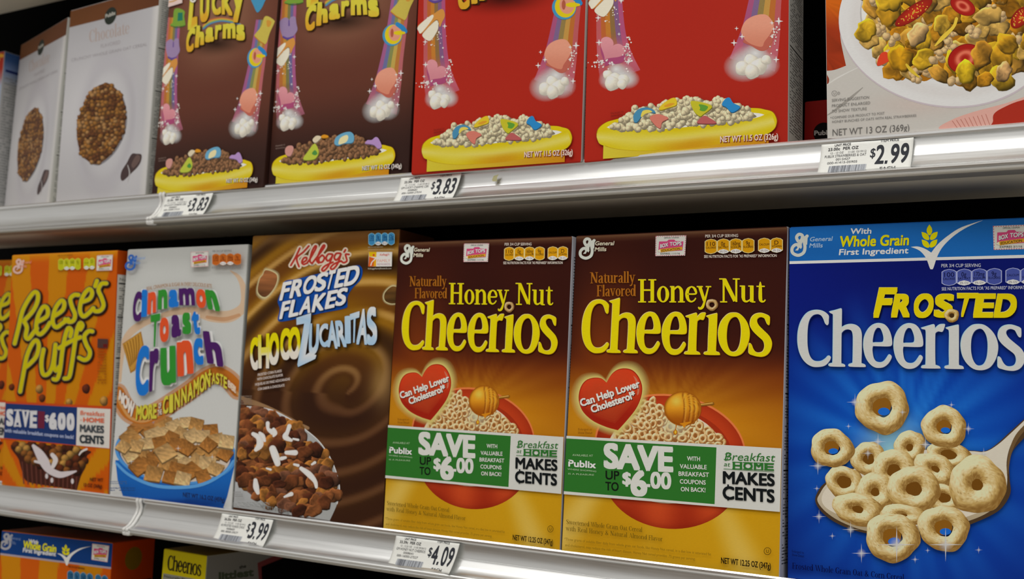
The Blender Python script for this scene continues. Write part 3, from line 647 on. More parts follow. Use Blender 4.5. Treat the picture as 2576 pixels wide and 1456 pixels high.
    k.T('SEE NUTRITION FACTS FOR "AS PREPARED" INFORMATION', (1562, 372), (2418, 360), 32, (206, 196, 186), .01)
    # savings band
    k.part('savings_band').crop(1410, 1080, 3.872)
    k.poly([(54, 61), (2176, 185), (2156, 803), (27, 628)], (192, 193, 188))
    k.poly([(52, 86), (1525, 175), (1507, 727), (34, 600)], (42, 104, 38))
    k.part('savings_lettering', under='savings_band'); w = (196, 197, 192)
    k.T('SAVE', (442, 366), (1090, 404), 222, w, .05)
    k.T('UP', (448, 483), (578, 489), 82, (16, 22, 16), .02); k.T('TO', (446, 590), (572, 598), 80, (16, 22, 16), .02)
    k.T('$', (615, 530), (690, 534), 112, w, .04); k.T('6', (704, 632), (838, 640), 226, w, .05); k.poly([(848, 530), (882, 532), (881, 562), (848, 560)], w); k.T('00', (890, 566), (1078, 576), 148, w, .04)
    for s, a, b in (('WITH', (1240, 302), (1365, 308)), ('VALUABLE', (1170, 378), (1430, 388)), ('BREAKFAST', (1158, 450), (1452, 462)), ('COUPONS', (1170, 525), (1420, 537)), ('ON BACK!', (1180, 600), (1418, 610))): k.T(s, a, b, 41, w, .02)
    k.T('AVAILABLE AT', (125, 258), (325, 266), 20, (160, 186, 150)); k.T('Publix', (88, 358), (350, 376), 62, (215, 220, 210), .035); k.poly([(84, 300), (96, 296), (96, 312), (84, 312)], (42, 104, 38))
    k.T('WHERE SHOPPING', (78, 392), (357, 416), 15, (160, 186, 150)); k.T('IS A PLEASURE', (85, 438), (335, 450), 15, (160, 186, 150))
    savings(k)
    # small print
    k.part('small_print'); tc = (94, 74, 14)
    k.SR('Sweetened Whole Grain Oat Cereal', (66, 920), (805, 998), 46, tc, fat=.8); k.SR('with Real Honey & Natural Almond Flavor', (62, 982), (1002, 1088), 46, tc, fat=.8)
    k.T('*Three grams of soluble fiber daily from whole grain oat foods, like Honey Nut cereal, in a diet low in saturated fat', (48, 1077), (1475, 1226), 26, (120, 94, 18))
    k.T('and cholesterol, may reduce the risk of heart disease. Honey Nut cereal provides .75 grams per serving.', (56, 1135), (1322, 1272), 26, (120, 94, 18))
    k.T('NET WT 12.25 OZ (347g)', (1573, 1300), (2055, 1356), 56, (34, 24, 8), .02)
    k.stroke([(2023 + 33 * math.cos(q), 1183 + 34 * math.sin(q)) for q in np.arange(0, 6.28, .5)], 5, (60, 44, 10), closed=True); k.T('U', (2010, 1198), (2036, 1200), 32, (60, 44, 10))
    k.crop(1420, 880, 4.6); k.T('Enlarged to', (172, 930), (330, 932), 24, (110, 62, 10)); k.T('Show Detail', (170, 970), (332, 974), 24, (110, 62, 10))
def text_block(k, x0, x1, y0, y1, n, col, seed=0, dens=.75, lean=0, x_edge=None):
    """lines of tiny print as short word bars; too small to read in the photograph"""
    rg = np.random.RandomState(seed); P = []; T = []
    for i in range(n):
        y = y0 + (y1 - y0) * i / n; h = abs(y1 - y0) / n * .42; x = x0
        while x < x1:
            w = rg.uniform(.03, .14) * (x1 - x0); xe = min(x + w, x1)
            if rg.rand() < dens:
                b = len(P); P += [(x, y), (xe, y + lean * (xe - x)), (xe, y + lean * (xe - x) + h), (x, y + h)]; T += [(b, b + 1, b + 2), (b, b + 2, b + 3)]
            x = xe + .02 * (x1 - x0)
        if rg.rand() < .12: pass
    k.add(P, T, col)
def side_face(W): return lambda X, Y: np.stack([np.full_like(X, W), X, Y], 1)
def side_print(root, W, D, H, col=(150, 150, 150), ink=(60, 60, 62), n=70, head=None):
    k = Ink(side_face(W), normal=(1, 0, 0), clip=((1, .0008, D - .0008), (2, SIDEZ[0] + .001, H - .001))); k.part('side_panel_print')
    k.rect(.001, -.003, D - .001, H - .001, col)
    for i, (a, b, m) in enumerate(((.93, .72, 22), (.70, .52, 20), (.50, .30, 24), (.28, .02, 30))):
        text_block(k, .004, D - .004, H * a, H * b, m, ink, seed=i)
    if head: k.rect(.001, H * .9, D - .001, H - .001, head)
    for q in (.71, .51, .29): k.rect(.003, H * q, D - .003, H * q + .0012, (25, 25, 25))
    k.build(root)
def backdrop(k, W, H, fn, nx=48, ny=70):
    old, tf = k.face, k.tf; k.face = face_uv(W, H); k.tf = (0, 0, 1)
    k.grid(nx, ny, fn, corners=[(.0006, H - .0006), (W - .0006, H - .0006), (W - .0006, FLOOR), (.0006, FLOOR)]); k.face = old; k.tf = tf
def banner_checked(k, q, tick=True):
    """whole-grain banner lettering; q maps banner crop points"""
    w = (205, 208, 206); yl = (206, 198, 0)
    k.T('With', q(688, 208), q(912, 204), 58, w, .03, up=(.12, -1)); k.T('Whole Grain', q(575, 352), q(1322, 332), 112, (18, 60, 120), .035, up=(.1, -1)); k.T('Whole Grain', q(570, 348), q(1318, 328), 112, yl, .03, up=(.1, -1))
    k.T('First Ingredient', q(565, 438), q(1315, 418), 62, w, .03, up=(.12, -1))
    for cx, cy, rot in ((1548, 168, 0), (1504, 232, -.75), (1596, 230, .75), (1506, 315, -.75), (1592, 313, .75)):
        c, s = math.cos(rot), math.sin(rot)
        k.poly([q(cx + x * c - y * s, cy + x * s + y * c) for x, y in ((0, -62), (0, -62), (24, -25), (30, 10), (16, 45), (0, 56), (0, 56), (-16, 45), (-30, 10), (-24, -25))], yl, smooth=True, n=3)
    if tick: k.poly([q(*p) for p in ((1345, 350), (1345, 350), (1420, 345), (1500, 370), (1568, 412), (1568, 412), (1640, 320), (1760, 220), (1900, 135), (2135, 58), (2135, 58), (1960, 135), (1820, 225), (1700, 340), (1635, 450), (1590, 580), (1568, 592), (1552, 580), (1510, 470), (1440, 390))], (205, 205, 202), smooth=True, n=4)

# ------------------------------------------------------------------ artwork: blue frosted ring cereal
def art_frosted(k):
    W, H = .196, .28
    k.part('front_picture')
    def f(s, t):
        c = mixc((4, 10, 78), (8, 26, 120), fnoise(s, t, 2, f=3) * .5 + .5)
        ang = np.arctan2(s - .45, .62 - t); d = np.hypot((s - .45) * .85, (t - .63) * 1.15)
        ray = np.clip(.5 + .35 * np.sin(ang * 13 + .8) + .3 * np.sin(ang * 29 + 2), 0, 1)
        c = mixc(c, (6, 78, 180), np.clip(1.25 - d * 1.7, 0, 1) * .95 * sm(t, .12, .5)); c = mixc(c, (36, 122, 208), ray * np.clip(1.1 - d * 2.0, 0, 1) * .75)
        c = mixc(c, (70, 150, 215), np.exp(-(d / .12) ** 2) * .9); c = mixc(c, (30, 84, 176), sm(t, .965, .99) * .6)
        c = mixc(c, (20, 60, 150), sm(t, .4, .9) * .25)
        return c
    backdrop(k, W, H, f, 56, 80)
    k.part('grain_banner').crop(1980, 540, 4.322)
    g = photo_to_face('frost', W); Lf = k.face; k.face = face_uv(W, H); k.tf = (0, 0, 1)
    z = g(np.array([1985.]), np.array([657.]))[0, 2]; z2 = g(np.array([1985.]), np.array([664.]))[0, 2]
    k.grid(20, 6, lambda s, t: mixc((20, 84, 158), (28, 108, 184), fnoise(s, t, 5, f=3) * .5 + .5 - .3 * np.exp(-t * 6)), corners=[(.0006, H - .0006), (W - .0006, H - .0006), (W - .0006, z), (.0006, z)])
    k.rect(.0006, z, W - .0006, z2, (205, 206, 204)); k.face = Lf
    k.crop(1980, 540, 4.322); banner_checked(k, lambda x, y: (x, y))
    k.part('maker_emblem'); k.emblem(30, 195, 262, (190, 194, 188)); k.T('General', (246, 290), (488, 282), 46, (150, 176, 206), .02, up=(.2, -1)); k.T('Mills', (242, 358), (384, 355), 46, (150, 176, 206), .02, up=(.2, -1))
    k.part('school_coupon'); coupon_stamp(k, (2238, 122), (2620, 108), (2624, 372), (2246, 382), 'EXPIRES 3/1/16')
    k.part('nutrition_panel'); k.T('PER 3/4 CUP SERVING', (1678, 572), (2106, 568), 36, (176, 180, 200), .01)
    nutrition(k, 1680, 592, 164, 184, 6, (64, 76, 150), (150, 158, 200), [('100', 'CALORIES'), ('0g', 'SAT FAT'), ('170mg', 'SODIUM'), ('9g', 'SUGARS'), ('', 'CALCIUM'), ('D', 'VITAMIN')], (12, 16, 60), dy=-.02, gap_after=(4, 38))
    k.T('SEE NUTRITION FACTS FOR "AS PREPARED" INFORMATION', (1682, 824), (2650, 806), 34, (176, 180, 200), .01)
    k.part('title_lettering')
    LET = [('F', (942, 1125), (1062, 1125), (1205, 795), (1012, 795)), ('R', (1128, 1120), (1330, 1118), (1385, 862), (1178, 862)), ('O', (1365, 1125), (1570, 1125), (1618, 858), (1400, 858)), ('S', (1592, 1122), (1790, 1122), (1835, 860), (1625, 860)), ('T', (1868, 1118), (1940, 1118), (2085, 858), (1850, 858)), ('E', (2022, 1122), (2230, 1122), (2275, 858), (2065, 858)), ('D', (2242, 1122), (2470, 1122), (2515, 860), (2290, 860))]
    for dx, dy, c, b in ((7, 9, (3, 8, 52), .062), (-2, -2, (214, 206, 150), .052), (0, 0, (204, 186, 0), .046)):
        for ch, *q in LET: k.L4(ch, *[(x + dx, y + dy) for x, y in q], c, bold=b)
    # the same serif name as on the honey carton, carried over in carton millimetres
    fh = photo_to_face('hnc2', .196)
    A = fh(np.array([1465., 1886.]), np.array([888., 888.])); Bq = g(np.array([2011., 2513.]), np.array([923., 935.]))
    sc = (Bq[1, 0] - Bq[0, 0]) / (A[1, 0] - A[0, 0]); face0 = k.face
    av = fh(np.array([1501.]), np.array([888.]))[0, 2]; bv = g(np.array([2050.]), np.array([923.]))[0, 2]
    def ff(X, Y):
        P = fh(X, Y); P[:, 0] = (P[:, 0] - A[0, 0]) * sc + Bq[0, 0]; P[:, 2] = (P[:, 2] - av) * sc * 1.0 + bv; return P
    k.face = ff; k.crop(); name_letters(k, lambda P: P, (2, 8, 60), ((150, 190, 226), (40, 60, 120)), (186, 188, 186)); k.face = face0
    k.ring(2395, 794, 18.5, 17, 0, hole=.34, dark=(120, 84, 34), lite=(206, 190, 140), seed=3, nt=34, nr=9, back=(60, 40, 14))
    # spoonful
    k.part('spoon_picture').crop(2040, 930, 2.769)
    k.glow(560, 560, 330, 330, (150, 200, 240), .8, p=1.8)
    k.poly([(1100, 560), (1210, 565), (1290, 520), (1400, 420), (1500, 330), (1500, 330), (1560, 300), (1560, 400), (1560, 400), (1480, 480), (1410, 560), (1382, 650), (1385, 760), (1390, 860), (1330, 960), (1240, 1020), (1100, 1080), (1100, 1080), (900, 1135), (600, 1150), (380, 1135), (200, 1075), (90, 1000), (35, 920), (50, 850), (110, 780), (300, 680), (700, 555)], (70, 52, 34), smooth=True)
    k.poly([(1100, 565), (1210, 570), (1300, 522), (1410, 425), (1500, 340), (1500, 340), (1530, 350), (1440, 450), (1390, 530), (1364, 640), (1368, 770), (1350, 870), (1290, 950), (1180, 1020), (1000, 1080), (800, 1120), (560, 1132), (380, 1118), (220, 1060), (110, 990), (50, 915), (66, 860), (130, 780), (300, 690), (700, 565)], lambda x, y: mixc((196, 190, 176), (150, 132, 100), sm(y, 700, 1120) * .8 + .0 * x), smooth=True)
    k.stroke([(1540, 350, 26), (1440, 460, 30), (1388, 580, 20), (1370, 720, 10)], 1, (100, 78, 50))
    k.poly([(80, 880), (140, 800), (300, 720), (700, 640), (1100, 620), (1250, 640), (1330, 740), (1340, 850), (1270, 940), (1120, 1010), (900, 1070), (600, 1090), (380, 1075), (200, 1010), (100, 950)], (202, 194, 178), smooth=True)
    big = [(690, 540, 96, 108, .3, .22), (405, 620, 108, 106, .5, .32), (960, 590, 140, 84, .15, .36), (235, 780, 118, 98, .3, .38), (580, 700, 142, 128, -.4, .3), (870, 690, 140, 90, .5, .2), (450, 850, 122, 118, .8, .22), (930, 890, 118, 84, .2, .35), (330, 970, 158, 100, .25, .22), (720, 828, 166, 142, .1, .3), (1160, 800, 180, 176, 1.2, .2), (650, 1010, 150, 66, .1, .14),
           (500, 262, 182, 178, .3, .36), (150, 545, 148, 130, .25, .36), (930, 398, 154, 140, .35, .34), (570, 1165, 184, 166, .2, .36), (928, 1100, 176, 154, .3, .36)]
    for i, (x, y, rx, ry, rot, h) in enumerate(big):
        bk = (104, 66, 16) if i < 12 else None
        if i >= 12: k.ell(x - rx * .06, y - ry * .08, rx * h * 1.1, ry * h * 1.1, (128, 84, 22), rot); k.ell(x + rx * .06, y + ry * .16, rx * h * .62, ry * h * .42, (24, 96, 190), rot - .3)
        k.ring(x, y, rx * (1.13 if i < 12 else 1.03), ry * (1.13 if i < 12 else 1.03), rot, hole=h, dark=(128, 94, 44), lite=(216, 204, 166), seed=20 + i, nt=64, nr=20, back=bk, ly=-.7)
    k.part('sparkles')
    for x, y, r in ((310, 225, 60), (640, 295, 34), (980, 244, 26), (265, 393, 24), (1098, 410, 44), (52, 668, 64), (45, 825, 26), (152, 1155, 26), (940, 1215, 120), (600, 1215, 130), (728, 1318, 30), (1170, 1252, 28), (355, 1275, 70), (60, 1020, 50), (800, 520, 60), (400, 580, 46), (1205, 580, 40), (470, 500, 60), (815, 1255, 22), (280, 1110, 60)):
        k.star(x, y, r, (206, 222, 236), a=.75, k=.07); k.glow(x, y, r * .5, r * .5, (220, 232, 240), .7)
    k.part('small_print').crop(); k.SR('Frosted Whole Grain Oat & Corn Cereal', (1994, 1429), (2275, 1459), 15.5, (4, 8, 60), fat=.9)
    k.T('Enlarged to', (1994, 1388), (2024, 1392), 6, (6, 10, 60)); k.T('Show Detail', (1994, 1397), (2024, 1401), 6, (6, 10, 60))

# ------------------------------------------------------------------ artwork: chocolate flakes with two-language titles
def swirl(s, t):
    v = fnoise(s * .8, t * .9, 11, n=6, f=3.2)
    rad = np.hypot((s - .72) * .75, (t - .56) * 1.7 + .3 * (s - .5)); ang = np.arctan2(t - .56, s - .72)
    u = rad * 30 + ang * .9 + v * 2.6
    w = np.sin(u * .55 + .6); q = np.sin(u * 1.25 + .4)
    c = mixc((134, 92, 18), (96, 56, 14), sm(w, -.1, .9)); c = mixc(c, (186, 146, 80), np.clip(q - .55, 0, 1) * 1.9); c = mixc(c, (34, 16, 10), np.clip(-w - .4, 0, 1) * 1.3)
    lo = sm(t, .30, .62); c = mixc(c, mixc((46, 24, 14), (92, 58, 36), np.clip(q * 1.0 - .3, 0, 1)), lo * .9)
    c = mixc(c, (128, 92, 50), np.exp(-((t - .01) / .02) ** 2) * .6); c = mixc(c, (124, 82, 8), np.exp(-((s - .66) / .22) ** 2 - ((t - .27) / .05) ** 2) * .9)
    return mixc(c, (150, 118, 70), np.exp(-((s - .95) / .08) ** 2 - ((t - .52) / .07) ** 2) * .7)
def flake(k, x, y, r, c, seed, asp=1., rot=0):
    rg = np.random.RandomState(seed); ph = rg.rand(6) * 6.28; c = np.array(c, float); nt, nr = 18, 6
    rr = np.array([0, .3, .55, .75, .9, .96, 1.]); th = np.arange(nt) * 2 * math.pi / nt; w = 1 + .13 * np.sin(th * 2 + ph[0]) + .08 * np.sin(th * 5 + ph[1]) + rg.randn(nt) * .045
    R, TH = np.meshgrid(rr, th, indexing='ij'); X = R * w * np.cos(TH) * r * asp; Y = R * w * np.sin(TH) * r; cc, ss = math.cos(rot), math.sin(rot); U = R * np.cos(TH + rot); Vv = R * np.sin(TH + rot)
    P = np.stack([(x + X * cc - Y * ss).ravel(), (y + X * ss + Y * cc).ravel()], 1); T = []
    for i in range(nr):
        for j in range(nt):
            a0, a1 = i * nt + j, i * nt + (j + 1) % nt; T += [(a0, a0 + nt, a1 + nt), (a0, a1 + nt, a1)] if i else [(a0, a0 + nt, a1 + nt)]
    fold = U * math.cos(ph[2]) + Vv * math.sin(ph[2])
    l = .80 - .16 * Vv - .12 * U + .17 * np.sin(fold * 3.4 + ph[3]) + .07 * np.sin(U * 8 + ph[4]) * np.sin(Vv * 9 + ph[5]) + rg.randn(*R.shape) * .05 * (R > .2)
    rim = (R > .88) * np.cos(TH + rot + 2.3); l = l + .28 * np.clip(rim, 0, 1) + .34 * np.clip(rim, -1, 0)
    k.add(P, T, np.clip(c[None] * np.clip(l, .3, 1.22).ravel()[:, None], 0, 235))
def scatter(reg, d, seed, n=4000, ay=1.):
    rg = np.random.RandomState(seed); xs = [p[0] for p in reg]; ys = [p[1] for p in reg]; pts = []
    for _ in range(n):
        x, y = rg.uniform(min(xs), max(xs)), rg.uniform(min(ys), max(ys))
        if inpoly(x, y, reg) and all((x - a) ** 2 + ((y - b) * ay) ** 2 > d * d for a, b in pts): pts.append((x, y))
    return sorted(pts, key=lambda q: q[1])
def art_choco(k):
    W, H = POSE['choco'][6:8]
    k.part('front_picture'); backdrop(k, W, H, swirl, 90, 130)
    k.crop(620, 580, 4.853)
    for (P, c1) in (([(240, 480), (370, 540), (350, 680), (235, 810), (140, 750), (160, 600), (200, 540)], (122, 76, 44)), ([(1780, 680), (1870, 720), (1870, 860), (1770, 890), (1690, 850), (1690, 760)], (112, 76, 34))):
        cc = np.mean(P, 0)
        for g, a in ((1.22, .25), (1.12, .55), (1.05, .9)): k.poly([tuple(cc + (np.array(p) - cc) * g) for p in P], (214, 196, 150), smooth=True, a=a)
        k.poly(P, lambda x, y: np.clip(np.array(c1)[None] * (1.15 - .5 * sm(y, 560, 860) + .15 * np.sin(x * .07) * np.sin(y * .06))[:, None], 0, 255), smooth=True)
    # plate of flakes
    k.part('plate_picture').crop(580, 980, 4.044)
    k.poly([(20, 60), (160, 80), (420, 180), (700, 330), (800, 380), (760, 400), (560, 260), (300, 170), (90, 150), (90, 150)], (150, 116, 82), smooth=True, a=.8)
    k.poly([(0, 160), (110, 165), (260, 172), (430, 205), (600, 290), (760, 400), (900, 520), (1010, 680), (1080, 850), (1112, 1010), (1085, 1160), (1010, 1330), (1010, 1330), (0, 1190), (0, 1190)], lambda x, y: mixc((182, 184, 190), (150, 152, 152), sm(x + y, 300, 1500)), smooth=True)
    k.stroke([(90, 172), (260, 176), (430, 210), (600, 294), (760, 404), (900, 524), (1010, 684), (1080, 852), (1110, 1010), (1085, 1160)], 8, (206, 206, 208))
    reg = [(75, 180), (200, 220), (440, 260), (480, 330), (660, 360), (730, 520), (900, 570), (990, 720), (1020, 880), (1060, 1080), (940, 1200), (800, 1260), (640, 1230), (420, 1170), (270, 1060), (130, 900), (70, 800)]
    P = scatter(reg, 62, 3); rg = np.random.RandomState(4); k.poly(reg, (40, 16, 8), smooth=True); k.cycle(48)
    for i, (x, y) in enumerate(P): flake(k, x, y, rg.uniform(62, 88), [(134, 80, 44), (104, 58, 32), (78, 40, 24), (156, 102, 46), (112, 72, 52)][rg.randint(5)], i, rg.uniform(.7, 1.1), rg.uniform(0, 3))
    k.cycle()
    for q in ([(232, 450, 40), (290, 490, 60), (300, 560, 70), (260, 610, 40)], [(380, 340, 40), (385, 400, 34), (430, 430, 60)], [(600, 370, 44), (580, 430, 40), (560, 480, 60), (620, 515, 30)], [(430, 600, 70), (460, 680, 76), (480, 750, 60)], [(570, 640, 40), (660, 640, 56)], [(720, 800, 40), (800, 860, 60), (860, 930, 44), (875, 990, 30)], [(255, 920, 40), (262, 990, 60), (280, 1050, 36)], [(550, 1090, 20), (620, 1060, 44)], [(300, 440, 30), (330, 470, 44), (350, 520, 26)], [(440, 400, 30), (455, 440, 46), (440, 470, 24)], [(640, 500, 20), (690, 510, 24)], [(520, 700, 40), (560, 690, 30)], [(370, 800, 18), (410, 812, 24)], [(650, 760, 24), (690, 770, 30)], [(830, 760, 20), (860, 740, 30)]):
        k.stroke(q, 1, (204, 200, 196)); k.stroke([(x - 4, y - 4, w * .5) for x, y, w in q], 1, (220, 218, 214))
    k.crop(620, 580, 4.853)
    # titles
    k.part('title_lettering')
    for wd, c in ((62, (206, 190, 172)), (30, (168, 48, 38))):
        for st in ([(655, 215), (600, 330), (545, 425)], [(765, 188), (700, 260), (618, 335), (645, 440)], [(680, 395), (730, 365), (738, 332), (705, 335), (680, 380), (700, 412), (745, 395)], [(745, 395), (800, 310), (855, 205), (838, 192), (800, 265), (778, 370), (805, 400)], [(805, 400), (875, 310), (955, 200), (940, 182), (892, 270), (862, 360), (885, 395)], [(925, 300), (888, 340), (893, 385), (932, 380), (955, 330), (930, 300)], [(1050, 288), (1000, 290), (975, 340), (1000, 370), (1040, 330), (1058, 290), (1010, 420), (950, 490), (925, 475), (965, 430), (1060, 385)], [(1150, 278), (1100, 280), (1075, 330), (1100, 360), (1140, 320), (1158, 282), (1118, 400), (1060, 470), (1030, 455), (1070, 410), (1150, 375)], [(1212, 235), (1196, 262)], [(1255, 292), (1215, 290), (1222, 330), (1228, 372), (1190, 392), (1158, 370)]): k.stroke(st, wd * (1 if wd > 40 else .8), c)
    k.poly([(470, 620), (620, 590), (800, 545), (1000, 500), (1330, 425), (1400, 440), (1420, 500), (1395, 600), (1300, 700), (1240, 800), (1235, 900), (1200, 950), (900, 1010), (600, 1080), (430, 1110), (385, 1080), (410, 960), (385, 860), (430, 740)], (12, 66, 146), smooth=True)
    for dx, dy, c in ((6, 6, (6, 22, 70)), (0, 0, (206, 208, 208))):
        for s, a, b, h in (('F', (410, 858), (500, 838), 222), ('R', (530, 830), (672, 800), 225), ('O', (682, 790), (830, 762), 228), ('S', (835, 755), (960, 728), 230), ('T', (975, 728), (1040, 712), 232), ('E', (1080, 705), (1180, 684), 235), ('D', (1195, 685), (1352, 650), 238)):
            k.L4(s, (a[0] + dx, a[1] + dy), (b[0] + dx, b[1] + dy), (b[0] + 64 + dx, b[1] - h + dy), (a[0] + 52 + dx, a[1] - h + dy), c, .03)
        for s, a, b, h in (('F', (412, 1084), (500, 1062), 210), ('L', (525, 1060), (640, 1035), 212), ('A', (650, 1030), (790, 1000), 212), ('K', (808, 1000), (950, 970), 215), ('E', (968, 962), (1080, 938), 218), ('S', (1092, 930), (1210, 906), 218)):
            k.L4(s, (a[0] + dx, a[1] + dy), (b[0] + dx, b[1] + dy), (b[0] + 54 + dx, b[1] - h + dy), (a[0] + 46 + dx, a[1] - h + dy), c, .03)
    k.crop(580, 740, 4.853)
    ylw = lambda x, y: mixc((204, 192, 0), (206, 200, 190), sm(y + .12 * x, 690, 800)); CHO = [('C', (262, 910), (352, 935), (352, 510), (250, 560)), ('H', (360, 905), (488, 905), (492, 478), (352, 500)), ('O', (480, 870), (610, 860), (612, 462), (492, 480)), ('C', (625, 800), (735, 805), (742, 408), (625, 430)), ('O', (720, 800), (868, 790), (872, 392), (728, 410))]
    for dx, dy, c, b in ((8, 8, (40, 20, 8), .06), (0, 0, ylw, .05)):
        for s, *q in CHO: k.L4(s, *[(x + dx, y + dy) for x, y in q], c, b)
    ZU = [('U', (975, 770), (1095, 690), (1108, 360), (985, 350)), ('C', (1110, 640), (1210, 650), (1215, 345), (1100, 390)), ('A', (1205, 640), (1330, 665), (1290, 320), (1230, 325)), ('R', (1330, 640), (1440, 648), (1410, 310), (1300, 330)), ('I', (1430, 605), (1485, 600), (1480, 265), (1425, 275)), ('T', (1500, 600), (1560, 595), (1600, 215), (1480, 255)), ('A', (1560, 610), (1690, 615), (1690, 170), (1610, 185)), ('S', (1690, 640), (1820, 600), (1800, 140), (1690, 180))]
    zc = lambda x, y: mixc((196, 200, 204), (150, 180, 206), .5 + .5 * np.sin(y * .022 + 1)); Z = [(830, 290), (1010, 232), (1005, 330), (942, 745), (985, 715), (1075, 745), (1060, 790), (850, 890), (842, 860), (925, 360), (832, 378)]
    k.poly([(x + (10 if x > 930 else -8), y + (10 if y > 500 else -10)) for x, y in Z], (40, 30, 24)); 
    for dx, dy, c, b in ((7, 7, (40, 30, 24), .05), (0, 0, zc, .038)):
        for s, *q in ZU: k.L4(s, *[(x + dx, y + dy) for x, y in q], c, b)
    k.poly(Z, zc); 
    k.part('small_print')
    for s, a, b in (('FROSTED CORN FLAKES', (360, 1000), (650, 950)), ('WITH CHOCOLATE FLAVOR', (352, 1055), (665, 1000)), ('HOJUELAS DE MAIZ AZUCARADAS', (328, 1118), (752, 1048)), ('CON SABOR A CHOCOLATE', (360, 1175), (685, 1125))): k.T(s, a, b, 30, (176, 164, 158), .03)
    k.crop(580, 980, 4.044)
    text_block(k, 120, 240, 62, 160, 5, (120, 104, 92), 3, .95, lean=.12); text_block(k, 55, 150, 1035, 1095, 3, (126, 126, 126), 4, .95, lean=.12); text_block(k, 40, 420, 1140, 1190, 3, (130, 132, 132), 5, .9, lean=.25)
    k.T('NET WT 24.8 OZ (703g)', (330, 1200), (620, 1262), 34, (110, 112, 112), .02)
    k.part('nutrition_panel').crop(930, 560, 14.56)
    nutrition(k, 30, 395, 240, 465, 4, (56, 128, 178), (130, 186, 224), [('120', 'CALORIES'), ('0g', 'SAT FAT'), ('150mg', 'SODIUM'), ('12g', 'SUGARS')], (10, 50, 96), dy=-.025)
    k.T('PER 3/4 CUP SERVING', (20, 940), (560, 925), 40, (176, 166, 140)); k.T('SEE NUTRITION FACTS PANEL FOR INFORMATION', (20, 1022), (960, 1012), 40, (176, 166, 140))
    k.part('rewards_panel').crop(620, 580, 4.853)
    k.poly([(1522, 266), (1806, 266), (1800, 442), (1514, 444)], (204, 202, 198)); k.poly([(1522, 266), (1616, 266), (1612, 330), (1524, 322)], (210, 168, 10)); k.poly([(1524, 322), (1612, 350), (1610, 442), (1514, 444)], (190, 84, 26)); k.poly([(1585, 360), (1612, 350), (1610, 442), (1580, 442)], (204, 150, 20))
    k.ell(1580, 304, 14, 14, (190, 70, 30)); k.stroke([(1545, 430), (1560, 390), (1600, 350)], 12, (206, 202, 196))
    k.T("Kellogg's", (1655, 312), (1768, 306), 24, (190, 80, 66), .02, up=(.2, -1)); k.T('FAMILY', (1626, 392), (1782, 388), 34, (196, 128, 112)); k.T('REWARDS', (1626, 430), (1782, 428), 26, (150, 110, 130)); k.T('KelloggsFamilyRewards.com', (1512, 478), (1796, 474), 18, (196, 190, 176))

